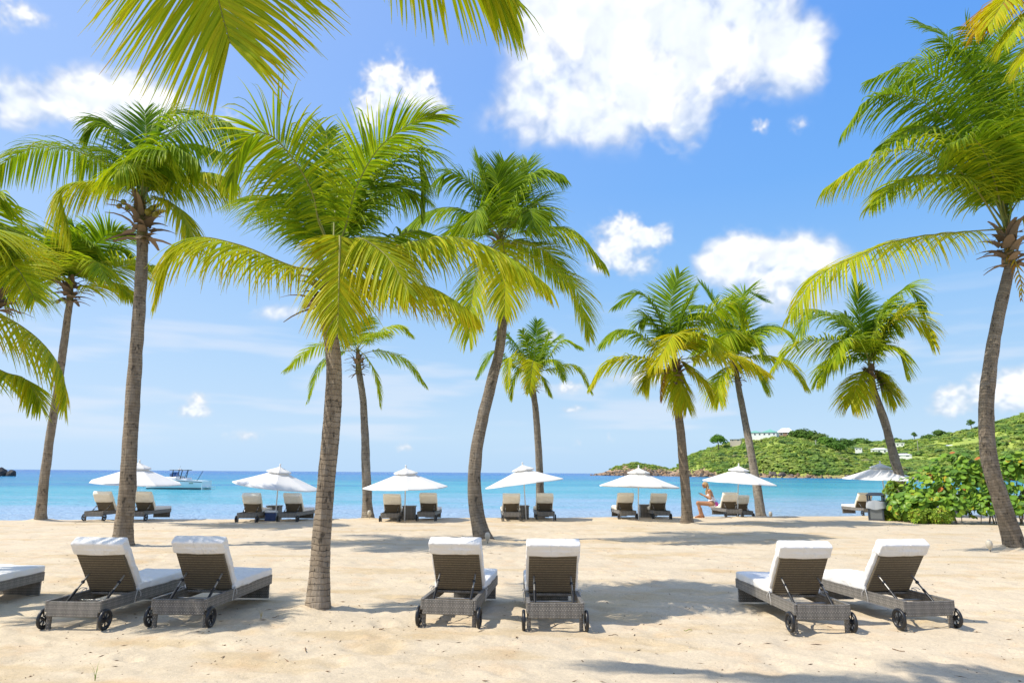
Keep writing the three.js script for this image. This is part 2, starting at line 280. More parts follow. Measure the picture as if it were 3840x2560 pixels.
// One frond: a tapering stalk along pts and two ranks of folded leaflets that hang from it.
function frondGeo(pts, o) {
  const r = rng(o.seed), curve = new THREE.CatmullRomCurve3(pts, false, 'catmullrom', .5), L = curve.getLength();
  const ST = 26, stalk = { p: [], c: [], i: [] }, roll0 = o.roll ?? (r() - .5) * .9;
  const frames = []; let up = V(0, 1, 0); const t0 = curve.getTangentAt(0), hor = V(pts[pts.length - 1].x - pts[0].x, 0, pts[pts.length - 1].z - pts[0].z); if (hor.lengthSq() < 1e-4) hor.set(0, 0, 1); hor.normalize();
  let N = V(0, 0, 0).crossVectors(V(0, 0, 0).crossVectors(hor, up), t0).normalize(); if (N.dot(V(0, 1, 0).addScaledVector(hor, -.6)) < 0) N.negate();
  for (let j = 0; j <= 60; j++) { const t = j / 60, T = curve.getTangentAt(t); N.addScaledVector(T, -N.dot(T)).normalize(); const S0 = T.clone().cross(N); frames.push({ c: curve.getPointAt(t), T, N: N.clone(), S: S0 }); }
  const y0 = o.yellow ?? .2;
  for (let j = 0; j <= ST; j++) {
    const t = j / ST, f = frames[Math.round(t * 60)], w = lerp(.034, .005, Math.pow(t, .6)) * (o.scale ?? 1) * (t < .06 ? 1.6 - t * 10 : 1), h = w * .6, c = f.c;
    const cc = [lerp(.20, .30, y0), lerp(.24, .24, y0), lerp(.05, .03, y0)];
    for (const [a, b] of [[-w, 0], [0, h], [w, 0], [0, -h]]) { stalk.p.push(c.x + f.S.x * a + f.N.x * b, c.y + f.S.y * a + f.N.y * b, c.z + f.S.z * a + f.N.z * b); stalk.c.push(...cc); }
  }
  for (let j = 0; j < ST; j++) for (let k = 0; k < 4; k++) { const a = j * 4 + k, b = j * 4 + (k + 1) % 4; stalk.i.push(a, b, a + 4, b, b + 4, a + 4); }
  const P_ = [], C_ = [], I_ = [], n = o.n ?? 60, Lm = (o.leaf ?? .72), droop = o.droop ?? 1, hang = Math.max(0, droop - .35) * .5, seg = o.seg ?? 5, start = o.start ?? .17;
  const D = V(0, 0, 0), W = V(0, 0, 0), c = V(0, 0, 0), X = V(0, 0, 0), down = V(0, -1, 0), wind = V(.25, 0, .05);
  for (const side of [-1, 1]) {
    let gap = 0;
    for (let k = 0; k < n; k++) {
      const q = (k + .5 * r()) / n, t = start + (1 - start) * q; if (r() < .03) continue;
      const f = frames[Math.min(60, Math.round(t * 60))], f1 = frames[Math.min(60, Math.floor(t * 60) + 1)], f0 = frames[Math.floor(t * 60)];
      c.copy(f0.c).lerp(f1.c, t * 60 - Math.floor(t * 60));
      const len = Lm * (q < .25 ? lerp(.55, 1, q / .25) : q < .6 ? 1 : lerp(1, o.taper ?? .38, (q - .6) / .4)) * (.88 + r() * .24);
      const al = (o.al ? q < .7 ? lerp(o.al[0], o.al[1], q / .7) : lerp(o.al[1], o.al[2], (q - .7) / .3) : lerp(1.2, .45, Math.pow(q, 1.8))) + (r() - .5) * .16, be = (o.vee ?? .25) + (r() - .5) * .28, ro = roll0;
      const cs = Math.cos(ro), sn = Math.sin(ro);
      X.copy(f.S).multiplyScalar(cs * side).addScaledVector(f.N, sn * side); const Y = f.N.clone().multiplyScalar(cs).addScaledVector(f.S, -sn);
      D.copy(f.T).multiplyScalar(Math.cos(al)).addScaledVector(X, Math.sin(al) * Math.cos(be)).addScaledVector(Y, Math.sin(al) * Math.sin(be)).addScaledVector(down, hang * (.75 + .5 * r())).normalize();
      const wd = (o.width ?? .021) * (.8 + r() * .4), tw = (r() - .5) * .9, g = (.08 + r() * .1) * droop, dead = r() < y0 * .22, ty = clamp(y0 + (r() - .5) * .3);
      const base = P_.length / 3, tipY = clamp(ty + .1 + r() * .25 * y0 + (dead ? .3 : 0));
      let fold = r() < .05 ? Math.floor(1 + r() * (seg - 1)) : -1;
      for (let s = 0; s <= seg; s++) {
        const u = s / seg, ww = wd * (u < .12 ? .55 + u * 3.5 : 1 - Math.pow((u - .1) / .9, 2.2) * .93);
        W.copy(f.T).addScaledVector(D, -f.T.dot(D)); if (W.lengthSq() < 1e-6) W.copy(f.N); W.normalize().applyAxisAngle(D, tw);
        const nn = D.clone().cross(W), sag = ww * .55;
        P_.push(c.x + W.x * ww + nn.x * sag, c.y + W.y * ww + nn.y * sag, c.z + W.z * ww + nn.z * sag, c.x, c.y, c.z, c.x - W.x * ww + nn.x * sag, c.y - W.y * ww + nn.y * sag, c.z - W.z * ww + nn.z * sag);
        const col = tint(lerp(ty, tipY, u * u), r() * .3 + .35); for (let e = 0; e < 3; e++) C_.push(...col);
        c.addScaledVector(D, len / seg); D.addScaledVector(down, g * (1 + u * 1.6) * (fold === s ? 5 : 1)).addScaledVector(wind, .05 * (o.wind ?? 1)).normalize();
      }
      for (let s = 0; s < seg; s++) { const b = base + s * 3; I_.push(b, b + 1, b + 3, b + 1, b + 4, b + 3, b + 1, b + 2, b + 4, b + 2, b + 5, b + 4); }
    }
  }
  const mk = (p, cc, i) => { const g = new THREE.BufferGeometry(); g.setAttribute('position', new THREE.Float32BufferAttribute(p, 3)); g.setAttribute('color', new THREE.Float32BufferAttribute(cc, 3)); g.setIndex(i); g.computeVertexNormals(); return g; };
  return { stalk: mk(stalk.p, stalk.c, stalk.i), leaves: mk(P_, C_, I_) };
}
function boot(r, c, a, e, len, w) {                       // old leaf base: a curled woody strap
  const out = V(Math.cos(a), 0, Math.sin(a)), sidev = V(-Math.sin(a), 0, Math.cos(a)), p = [], col = [], idx = [], d = out.clone().multiplyScalar(Math.cos(e)).add(V(0, Math.sin(e), 0)), q = c.clone().addScaledVector(out, r);
  const k = .6 + hash3(Math.floor(a * 100), Math.floor(len * 1000), 1) * .7;
  for (let s = 0; s <= 4; s++) { const u = s / 4, ww = w * (1 - u * .75); for (const m of [-1, 0, 1]) { const v = q.clone().addScaledVector(sidev, m * ww).addScaledVector(out, m ? -ww * .35 : 0); p.push(v.x, v.y, v.z); col.push(.2 * k, .145 * k, .092 * k); } q.addScaledVector(d, len / 4); d.addScaledVector(V(0, -1, 0), .28).addScaledVector(out, .12).normalize(); }
  for (let s = 0; s < 4; s++) { const b = s * 3; idx.push(b, b + 1, b + 3, b + 1, b + 4, b + 3, b + 1, b + 2, b + 4, b + 2, b + 5, b + 4); }
  const g = new THREE.BufferGeometry(); g.setAttribute('position', new THREE.Float32BufferAttribute(p, 3)); g.setAttribute('color', new THREE.Float32BufferAttribute(col, 3)); g.setIndex(idx); g.computeVertexNormals(); return g;
}
// fronds: [[x,y]..., tip], {dz: metres the tip comes nearer, y: yellowness ...}; trunk in bearings with depths d0 (foot) and d1 (crown)
function palm(o) {
  const r = rng(o.seed), n = o.trunk.length, foot = o.foot ?? G(...o.trunk[0]), d0 = o.d0 ?? -foot.z, d1 = o.d1 ?? d0;
  const root = thing('palm_tree', o.label, 'palm', [foot.x, ground(foot.x, foot.z) - .04, foot.z], 0, 'coconut palms on the beach');
  const local = (v) => v.clone().sub(root.position), tp = o.points ? o.points.map((q) => local(V(...q))) : o.trunk.map(([x, y], i) => i ? local(P(x, y, lerp(d0, d1, i / (n - 1)))) : V(0, -.08, 0));
  part('trunk', trunkGeo(tp, o.r0, o.r1, o.fine ?? .035, o.seed % 13, o.bark), barkMat, root);
  const top = tp[tp.length - 1].clone(), crown = o.crown ? local(P(o.crown[0], o.crown[1], d1)) : top.clone().add(V(0, .25, 0)), boots = [];
  const ax = crown.clone().sub(top), span = Math.max(.3, ax.length());
  for (let i = 0; i < (o.boots ?? 34); i++) { const u = i / 34; boots.push(boot(o.r1 * (.85 + .9 * Math.sin(u * 2.6)), top.clone().addScaledVector(ax, u * .85 - .1), i * 2.4 + r(), lerp(.0, 1.15, u) + (r() - .5) * .6, (.2 + r() * .26) * (o.bootSize ?? 1), (.05 + r() * .06) * (o.bootSize ?? 1))); }
  // the bud: sheathed heart of the crown
  const bud = new THREE.CylinderGeometry(o.r1 * .55, o.r1 * 1.1, span * 1.15, 10, 4); { const p = bud.attributes.position, c = []; for (let i = 0; i < p.count; i++) { const k = .8 + .4 * hash3(i, 2, 3); c.push(.2 * k, .17 * k, .06 * k); const s = 1 + .18 * (hash3(i % 11, 4, 1) - .5); p.setX(i, p.getX(i) * s); p.setZ(i, p.getZ(i) * s); } bud.setAttribute('color', new THREE.Float32BufferAttribute(c, 3)); bud.applyQuaternion(new THREE.Quaternion().setFromUnitVectors(V(0, 1, 0), ax.clone().normalize())); const m = top.clone().addScaledVector(ax, .5); bud.translate(m.x, m.y, m.z); bud.deleteAttribute('uv'); }
  part('leaf_bases', join([...boots, bud]), bootMat, root);
  const fronds = [...o.fronds];
  for (const [az, el, len, y = .15, curl = 1] of o.more ?? []) fronds.push({ az, el, len, y, curl });
  for (const f of fronds) {
    let pts;
    const jit = V((r() - .5) * .08, (r() - .5) * .1, (r() - .5) * .08), at = crown.clone().addScaledVector(ax, (r() - .55) * .5).add(jit);
    const opt = Array.isArray(f) ? f[f.length - 1] : f;
    if (Array.isArray(f)) { const q = f.slice(0, -1), m = q.length; pts = [at, ...q.map(([x, y, d], i) => { const u = (i + 1) / m, dz = (opt.dz ?? 0) * Math.pow(u, .85); return local(P(x, y, d ?? d1 - dz)); })]; }
    else { const out = V(Math.sin(f.az), 0, -Math.cos(f.az)); pts = [at]; let e = f.el, q = at.clone(); for (let i = 0; i < 5; i++) { q = q.clone().addScaledVector(out, Math.cos(e) * f.len / 5).add(V(0, Math.sin(e) * f.len / 5, 0)); pts.push(q); e -= (.2 + .1 * i) * f.curl; } }
    const g = frondGeo(pts, { seed: Math.floor(r() * 1e9), yellow: (opt.y ?? .25) < .8 ? .05 + (opt.y ?? .25) * .8 : opt.y, n: opt.n ?? o.n ?? 56, leaf: (opt.leaf ?? o.leaf ?? .72), droop: opt.droop ?? 1, roll: opt.roll, vee: opt.vee, width: o.width, seg: o.seg ?? 5, scale: o.stalk ?? 1, start: opt.start, taper: opt.taper, al: opt.al, wind: opt.wind });
    const fr = new THREE.Group(); fr.name = 'frond'; root.add(fr);
    part('stalk', g.stalk, stalkMat, fr); part('leaflets', g.leaves, leafMat, fr);
  }
  for (const [x, y, s] of o.nuts ?? []) { const q = local(P(x, y, d1 - .18)), g = new THREE.SphereGeometry(s, 14, 12); g.scale(1, 1.18, 1); g.rotateZ(r() - .5); g.translate(q.x, q.y, q.z); part('coconut', g, r() < .5 ? nutMat : nutMat2, root); }
  if (o.spray) { const list = []; for (let i = 0; i < o.spray; i++) { const a = r() * 6.28, e = r() * 1.2 - .2, l = .3 + r() * .35, q = crown.clone().addScaledVector(ax, -.35), e2 = q.clone().add(V(Math.cos(a) * Math.cos(e) * l, Math.sin(e) * l, Math.sin(a) * Math.cos(e) * l)), m = q.clone().lerp(e2, .5).add(V(0, .06, 0)); const g = tube([q, m, e2], .006, 6, 4); list.push(g); } const g = join(list); const c = []; for (let i = 0; i < g.attributes.position.count; i++) c.push(.36, .2, .05); g.setAttribute('color', new THREE.Float32BufferAttribute(c, 3)); part('flower_spray', g, bootMat, root); }
  return root;
}
palm({ seed: 104, bootSize: 1.15, label: 'nearest palm with thick ringed trunk and large yellowing crown, beside the front loungers', trunk: [[730, 1410], [735, 1290], [750, 1100], [764, 920], [764, 820], [752, 745], [744, 700]], r0: .135, r1: .092, fine: .016, crown: [768, 610], d1: 9.0, n: 104, width: .0145, seg: 6, leaf: 1.0, bark: [1.12, 1.05, .98],
  fronds: [
    [[695, 617], [555, 564], [448, 545], [390, 590], [361, 670], { dz: .3, y: .5, droop: 1.35, roll: .25, leaf: .95 }],
    [[735, 520], [715, 438], [666, 356], [608, 304], [556, 330], [532, 410], { dz: .9, y: .3, roll: -.35 }],
    [[770, 500], [760, 390], [748, 300], { dz: -1.3, y: .1, droop: .35, vee: .1, roll: 0 }],
    [[792, 525], [821, 424], [874, 336], [950, 280], [1000, 262], { dz: .3, y: .2, droop: .6 }],
    [[810, 520], [870, 400], [942, 335], [966, 380], [968, 470], { dz: -.9, y: .08 }],
    [[860, 585], [954, 554], [1063, 547], [1184, 598], [1257, 655], { dz: .4, y: .48, droop: 1.25, roll: -.2, leaf: .9 }],
    [[820, 640], [894, 646], [991, 661], [1078, 712], { dz: .6, y: .56, droop: 1.2, leaf: .85 }],
    [[774, 560], [780, 545], [778, 640], [775, 760], { dz: 1.3, y: .58, droop: .8, vee: -.1, roll: 0, leaf: .8 }],
    [[800, 560], [830, 548], [890, 590], [940, 670], { dz: 1.2, y: .5, droop: .9, vee: -.1, leaf: .8 }],
    [[860, 570], [950, 530], [1015, 545], { dz: -1.4, y: .2, droop: 1.2 }],
    [[700, 500], [630, 450], [590, 480], { dz: -1.3, y: .2 }], [[830, 480], [900, 430], [960, 450], { dz: -1.2, y: .12, droop: 1 }], [[770, 480], [800, 380], [850, 330], { dz: -.9, y: .15, droop: .8 }], [[740, 520], [690, 410], [640, 370], { dz: -.5, y: .18 }],
  ] });
palm({ seed: 203, bootSize: 1.55, label: 'tall palm carrying a cluster of yellow-green coconuts under its crown', trunk: [[280, 1257], [292, 1120], [302, 960], [312, 800], [322, 660], [327, 545]], r0: .19, r1: .12, fine: .03, crown: [326, 455], n: 92, width: .02, seg: 6, leaf: 1.15, bark: [.95, .9, .84], spray: 26,
  nuts: [[273, 473, .062], [283, 464, .066], [293, 476, .066], [304, 480, .062], [340, 487, .085], [356, 493, .075], [349, 478, .065]],
  fronds: [
    [[264, 387], [176, 348], [88, 339], [18, 366], [-25, 420], { dz: .4, y: .22, droop: 1.4 }],
    [[264, 425], [211, 418], [158, 425], [141, 457], [162, 541], { dz: 1.0, y: .5, droop: 1.4 }],
    [[320, 400], [299, 345], [267, 299], [229, 278], [198, 305], { dz: .5, y: .1, droop: 1.2 }],
    [[340, 400], [352, 334], [366, 290], [395, 262], [445, 254], { dz: -.8, y: .04, droop: .8 }],
    [[345, 395], [380, 316], [422, 281], [492, 271], [577, 310], { dz: .5, y: .15, droop: 1.8 }],
    [[360, 430], [404, 408], [475, 396], [534, 412], { dz: .3, y: .42, droop: 1.5 }],
    [[360, 455], [397, 468], [422, 499], [440, 552], { dz: .3, y: .5, droop: 1.1 }],
    [[330, 380], [335, 310], [332, 255], { dz: -1, y: .02, droop: .3 }],
    [[360, 380], [430, 330], [510, 350], { dz: -1.3, y: .1, droop: 1.4 }], [[300, 390], [250, 350], [190, 380], { dz: -1.5, y: .14, droop: 1.3 }], [[330, 400], [345, 350], [385, 345], { dz: 1.6, y: .2, droop: 1.5 }], [[310, 400], [290, 370], [262, 400], { dz: 1.8, y: .28, droop: 1.5 }], [[350, 400], [400, 345], [450, 365], { dz: 1.2, y: .16, droop: 1.6 }],
  ] });
palm({ seed: 302, bootSize: 1.5, label: 'slender leaning palm standing alone at the water edge behind the coconut palm', trunk: [[90, 1200], [100, 1110], [118, 980], [135, 870], [150, 760], [160, 690]], d1: 20.9, r0: .155, r1: .095, crown: [163, 640], n: 76, width: .025, seg: 5, leaf: 1.1,
  fronds: [
    [[131, 596], [86, 539], [51, 524], { dz: .3, y: .2 }], [[166, 590], [171, 522], { dz: -.6, y: .08, droop: .5 }], [[200, 584], [245, 539], [291, 527], { dz: .3, y: .12, droop: .7 }], [[228, 624], [297, 607], [359, 613], { dz: .2, y: .45, droop: .8 }], [[205, 659], [257, 647], [302, 683], { dz: .2, y: .5 }], [[114, 636], [57, 607], [0, 622], { dz: .1, y: .45 }], [[140, 570], [120, 535], { dz: -1.2, y: .1, droop: .7 }], [[190, 590], [215, 540], [250, 535], { dz: -1, y: .1 }], [[215, 610], [270, 570], [300, 590], { dz: -.8, y: .2 }], [[130, 640], [95, 600], [70, 610], { dz: 1.4, y: .3 }], [[190, 620], [220, 600], [240, 640], { dz: 1.5, y: .3 }], [[150, 590], [130, 560], { dz: 1, y: .15 }], [[160, 600], [185, 560], [215, 560], { dz: .9, y: .15 }],
  ] });
palm({ seed: 505, label: 'thin palm with sparse drooping crown behind the nearest trunk', trunk: [[845, 1191], [841, 1100], [838, 1000], [834, 920], [824, 855]], r0: .2, r1: .115, crown: [822, 808], n: 58, width: .021, seg: 5, spray: 14,
  fronds: [[[790, 796], [722, 796], [654, 848], { dz: .1, y: .35 }], [[780, 810], [737, 837], [708, 916], { dz: .5, y: .22 }], [[868, 806], [931, 827], [978, 884], { dz: .3, y: .35 }], [[845, 825], [863, 863], [873, 928], { dz: .6, y: .45 }], [[868, 764], [915, 748], [946, 768], { dz: -.5, y: .4 }], [[830, 750], [850, 730], { dz: -.8, y: .1, droop: .6 }], [[780, 760], [745, 750], { dz: -.8, y: .1 }], [[845, 770], [890, 760], { dz: 1, y: .3 }], [[800, 770], [780, 765], [760, 790], { dz: 1, y: .3 }]] });
palm({ seed: 606, label: 'tall curved palm bending seaward then upright in the middle of the beach', trunk: [[1110, 1243], [1094, 1170], [1090, 1090], [1104, 985], [1126, 890], [1147, 800], [1157, 700], [1158, 600]], r0: .185, r1: .11, fine: .03, crown: [1152, 545], n: 92, width: .02, leaf: 1.15, bark: [.86, .84, .82],
  fronds: [
    [[1112, 472], [1077, 419], [1030, 396], [1014, 420], { dz: .4, y: .06, droop: 1.1 }], [[1112, 513], [1053, 478], [989, 484], [930, 525], { dz: .4, y: .15, droop: 1.2 }], [[1150, 470], [1159, 375], { dz: -.5, y: .05, droop: .3 }], [[1130, 470], [1100, 370], { dz: -.8, y: .05, droop: .4 }], [[1180, 470], [1211, 375], { dz: -.6, y: .06, droop: .4 }], [[1170, 478], [1206, 413], [1247, 390], [1290, 400], { dz: .3, y: .08, droop: 1.4 }], [[1182, 536], [1247, 522], [1317, 530], [1387, 604], { dz: .5, y: .35, droop: 1.2 }], [[1176, 565], [1247, 606], [1317, 653], [1352, 764], { dz: .7, y: .42, droop: .9 }], [[1155, 555], [1160, 610], [1158, 718], { dz: 1.6, y: .55 }], [[1120, 580], [1088, 659], [1077, 776], { dz: .7, y: .42 }], [[1150, 460], [1140, 400], { dz: .4, y: .08, droop: .6 }], [[1190, 500], [1230, 470], [1262, 500], { dz: -1.2, y: .1 }], [[1110, 530], [1060, 520], [1030, 560], { dz: -1.2, y: .12 }], [[1180, 510], [1215, 480], [1225, 520], { dz: 1.4, y: .15 }], [[1130, 510], [1100, 480], [1090, 520], { dz: 1.4, y: .15 }], [[1200, 560], [1260, 580], [1300, 640], { dz: -.9, y: .3 }],
  ] });
palm({ seed: 707, label: 'small palm rising behind a tilted umbrella, bushy crown, beside the curved palm', trunk: [[1240, 1182], [1240, 1110], [1236, 1020], [1230, 940], [1224, 893]], d0: 27.4, foot: P(1240, 1186, 27.4), r0: .17, r1: .11, crown: [1223, 862], n: 58, width: .022, seg: 5,
  fronds: [[[1228, 810], [1235, 738], { dz: -.6, y: .06, droop: .5 }], [[1182, 800], [1153, 758], [1138, 772], { dz: .2, y: .12 }], [[1182, 841], [1135, 806], [1097, 862], { dz: .2, y: .15 }], [[1190, 830], [1170, 823], [1166, 893], { dz: 1, y: .5 }], [[1258, 823], [1293, 782], [1334, 796], { dz: .3, y: .25 }], [[1270, 846], [1323, 841], [1358, 897], { dz: .3, y: .4 }], [[1240, 860], [1262, 900], { dz: .6, y: .4 }], [[1215, 810], [1200, 760], { dz: .3, y: .1 }], [[1245, 810], [1260, 765], { dz: -.3, y: .1 }], [[1225, 830], [1222, 840], [1215, 900], { dz: 1.4, y: .55 }], [[1255, 800], [1285, 770], { dz: -.9, y: .15 }], [[1190, 800], [1170, 770], { dz: -.9, y: .12 }], [[1250, 830], [1280, 830], [1295, 870], { dz: 1.1, y: .3 }], [[1200, 850], [1180, 870], [1175, 910], { dz: -.4, y: .4 }]] });
palm({ seed: 808, bootSize: 1.5, label: 'straight dark-trunked palm standing between two umbrellas, beside the seated woman', trunk: [[1579, 1208], [1573, 1110], [1566, 1010], [1556, 930], [1548, 878]], r0: .18, r1: .12, crown: [1549, 822], n: 78, width: .025, seg: 5, leaf: 1.15, bark: [.8, .74, .68], spray: 16,
  fronds: [[[1531, 776], [1504, 710], [1469, 675], [1420, 698], { dz: .3, y: .1, droop: .8 }], [[1539, 720], [1545, 670], [1562, 628], { dz: -.5, y: .06, droop: .4 }], [[1515, 808], [1472, 769], [1426, 757], [1386, 784], { dz: .3, y: .18 }], [[1515, 831], [1457, 820], [1398, 831], [1359, 880], { dz: .4, y: .48 }], [[1582, 761], [1636, 718], [1691, 698], [1711, 741], { dz: .4, y: .28 }], [[1565, 740], [1593, 671], { dz: -.3, y: .08, droop: .5 }], [[1582, 823], [1640, 812], [1699, 823], [1758, 853], { dz: .4, y: .6 }], [[1580, 840], [1613, 870], [1630, 900], { dz: .2, y: .55 }], [[1552, 780], [1545, 770], [1505, 840], { dz: 1.3, y: .62 }], [[1560, 860], [1578, 929], { dz: .4, y: .55 }], [[1580, 790], [1620, 770], [1640, 800], { dz: 1.3, y: .4 }], [[1520, 770], [1490, 730], [1470, 740], { dz: -1, y: .12 }], [[1560, 750], [1590, 720], [1625, 730], { dz: -1, y: .12 }], [[1530, 850], [1500, 850], [1480, 880], { dz: -.6, y: .5 }], [[1532, 850], [1523, 880], [1518, 920], { dz: .3, y: .98, n: 22, leaf: .4, droop: 1.5 }], [[1552, 860], [1556, 900], [1553, 930], { dz: .3, y: .98, n: 18, leaf: .35, droop: 1.5 }]] });
palm({ seed: 909, bootSize: 1.5, label: 'leaning palm at the shore just beyond the umbrella over the seated woman', trunk: [[1749, 1182], [1738, 1110], [1722, 1020], [1706, 940], [1694, 873]], d1: 31.6, r0: .21, r1: .125, crown: [1690, 828], n: 72, width: .029, seg: 5, leaf: 1.3,
  fronds: [[[1660, 740], [1637, 690], [1612, 652], { dz: -.9, y: .04, droop: .4 }], [[1700, 720], [1711, 672], [1757, 690], { dz: -.6, y: .02, droop: .3 }], [[1660, 760], [1630, 710], [1597, 700], { dz: .3, y: .1 }], [[1720, 780], [1754, 753], [1800, 755], [1828, 790], { dz: .3, y: .2 }], [[1738, 816], [1808, 831], [1852, 884], { dz: .5, y: .5 }], [[1668, 850], [1649, 878], [1652, 921], { dz: .5, y: .5 }], [[1690, 770], [1680, 760], [1650, 800], { dz: 1.4, y: .35 }], [[1710, 770], [1735, 780], [1750, 815], { dz: 1.3, y: .3 }], [[1690, 740], [1695, 690], { dz: -1, y: .05, droop: .4 }], [[1730, 760], [1770, 750], { dz: -1, y: .1 }], [[1650, 800], [1620, 790], [1600, 820], { dz: .2, y: .3 }], [[1715, 830], [1740, 850], [1760, 890], { dz: -.4, y: .4 }]] });
palm({ seed: 1010, bootSize: 1.7, label: 'leaning palm growing out of the hedge behind the litter bin', trunk: [[2086, 1189], [2074, 1120], [2052, 1040], [2030, 960], [2006, 893]], r0: .22, r1: .14, crown: [1999, 838], n: 84, width: .028, seg: 5, leaf: 1.45, spray: 16,
  fronds: [[[1985, 770], [1972, 700], [1968, 660], { dz: -.4, y: .08, droop: .4 }], [[2021, 726], [2074, 665], [2100, 670], [2124, 715], { dz: .2, y: .18 }], [[2039, 757], [2082, 722], [2126, 744], [2146, 790], { dz: 1.1, y: .6 }], [[1951, 787], [1864, 783], [1811, 796], [1776, 842], { dz: .5, y: .35 }], [[1929, 735], [1864, 713], [1833, 768], { dz: .4, y: .2 }], [[1975, 870], [1955, 927], { dz: .3, y: .6 }], [[2020, 860], [2050, 905], { dz: .3, y: .5 }], [[1970, 760], [1940, 720], { dz: -1, y: .1 }], [[2020, 740], [2040, 690], { dz: -.8, y: .1 }], [[1980, 790], [1940, 780], [1915, 830], { dz: 1.4, y: .3 }], [[2020, 800], [2060, 800], [2080, 850], { dz: .8, y: .35 }], [[2040, 740], [2090, 700], { dz: -.9, y: .15 }], [[1960, 820], [1910, 830], [1880, 870], { dz: -.6, y: .3 }], [[2010, 770], [2030, 730], [2060, 750], { dz: .6, y: .25 }]] });
palm({ seed: 1111, bootSize: 1.6, label: 'large palm with bowed scarred trunk in front of the sea grape hedge', trunk: [[2335, 1262], [2300, 1150], [2275, 1060], [2266, 950], [2275, 840], [2300, 700], [2322, 605]], r0: .21, r1: .12, fine: .025, crown: [2312, 520], n: 108, width: .021, seg: 6, leaf: 1.25, stalk: 1.2, bark: [.95, .92, .9], spray: 22,
  fronds: [
    [[2299, 487], [2233, 360], [2182, 284], [2106, 228], [2005, 223], [1940, 300], { dz: .8, y: .1, droop: 1 }], [[2290, 400], [2263, 244], [2223, 168], [2132, 135], [1995, 185], { dz: -.6, y: .1, droop: .9 }], [[2233, 421], [2162, 366], [2071, 343], [1979, 376], [1898, 430], { dz: 1.2, y: .38, droop: 1.05, leaf: 1.4 }], [[2208, 533], [2081, 548], [1979, 584], [1878, 635], [1817, 721], { dz: 1.2, y: .5, droop: 1.15, start: .13, leaf: 1.45, roll: .35 }], [[2300, 350], [2298, 180], [2306, 50], { dz: -.5, y: .08, droop: .6 }], [[2270, 260], [2193, 102], [2111, 51], { dz: -1.2, y: .08, droop: .8 }],
    [[2320, 400], [2345, 250], [2400, 150], { dz: .5, y: .2 }], [[2350, 450], [2440, 380], [2560, 420], { dz: .5, y: .2 }], [[2350, 500], [2450, 500], [2560, 600], { dz: .7, y: .4 }], [[2300, 420], [2310, 330], [2285, 300], { dz: 1.2, y: .25, droop: 1.2, leaf: .6 }], [[2280, 400], [2240, 320], [2180, 330], { dz: 1.5, y: .16 }], [[2350, 350], [2420, 230], [2520, 260], { dz: -1.2, y: .1 }], [[2340, 400], [2390, 330], [2440, 360], { dz: 1.0, y: .2, leaf: .8 }], [[2260, 360], [2190, 250], [2080, 290], { dz: -.4, y: .12 }], [[2270, 400], [2200, 320], [2120, 290], [2030, 330], { dz: .3, y: .2, roll: .5 }], [[2250, 330], [2180, 200], [2100, 170], [2020, 215], { dz: .5, y: .1, roll: -.5 }], [[2240, 430], [2160, 400], [2060, 420], [2000, 470], { dz: .4, y: .32 }], [[2280, 250], [2240, 150], [2160, 90], { dz: .2, y: .1, roll: .3 }], [[2300, 300], [2260, 120], [2220, 60], { dz: .3, y: .12 }], [[2320, 560], [2345, 640], [2348, 690], { dz: .3, y: .95, n: 14, leaf: .3 }],
  ] });
palm({ seed: 1212, label: 'palm beyond the picture edge whose yellow fronds hang in from the border', foot: V(-6.9, 0, -8.6), points: [[-6.9, -.1, -8.6], [-6.95, 1.4, -8.7], [-7.05, 2.8, -8.9], [-7.15, 3.8, -9]], trunk: [[0, 0]], d0: 8.6, d1: 9, r0: .17, r1: .11, n: 96, width: .0155, leaf: 1.0,
  fronds: [[[-100, 540], [0, 515], [30, 600], { dz: .6, y: .36, droop: .7, leaf: .7 }], [[-120, 600], [-10, 590], [40, 620], [80, 690], { dz: .9, y: .44, droop: .6, leaf: .7 }], [[-100, 690], [0, 722], [86, 778], [140, 850], [150, 920], { dz: .7, y: .5, droop: .75, leaf: .8 }], [[-110, 780], [0, 850], [57, 870], [91, 925], { dz: .3, y: .42, droop: .6, leaf: .75 }], [[-120, 560], [-60, 450], [0, 440], { dz: .1, y: .3 }], [[-80, 560], [-20, 560], [20, 600], { dz: -1, y: .4, leaf: .7 }]],
  more: [[-1.6, .5, 2.4, .4], [-2.4, .7, 2.4, .3], [2.6, .6, 2.4, .4], [-.6, .8, 2.3, .2], [3.1, .9, 2.2, .2], [-1.2, 1.1, 2.2, .1]] });
palm({ seed: 1313, label: 'palm overhead whose yellow-green fronds hang down across the top of the view', foot: V(-5.2, 0, 1), points: [[-5.2, -.1, 1], [-4.9, 2.4, .2], [-4.2, 5, -1.7], [-3.2, 7.2, -3.8], [-2.7, 8.1, -4.5]], trunk: [[0, 0]], d0: 2, d1: 4.6, r0: .2, r1: .13, n: 110, width: .017, seg: 6, leaf: 1.0,
  fronds: [[[440, -600, 4.8], [444, -450, 4.95], [456, -280, 5.2], [494, -35, 5.45], [528, 100, 5.5], { y: .44, roll: -.05, droop: .3, vee: .05, leaf: 1.5, taper: .5, n: 160, al: [1.2, .92, .55], wind: 0 }], [[620, -640, 4.7], [800, -370, 5.0], [970, -160, 5.3], [1080, -90, 5.4], [1165, -10, 5.45], { y: .4, droop: 1.0, roll: 0, vee: 0, leaf: 1.0, taper: .6, n: 140 }]],
  more: [[1.6, .6, 3, .3], [2.5, .6, 3, .3], [3.4, .6, 3, .3], [4.6, .8, 2.8, .3], [3.0, 1.1, 2.8, .1]] });
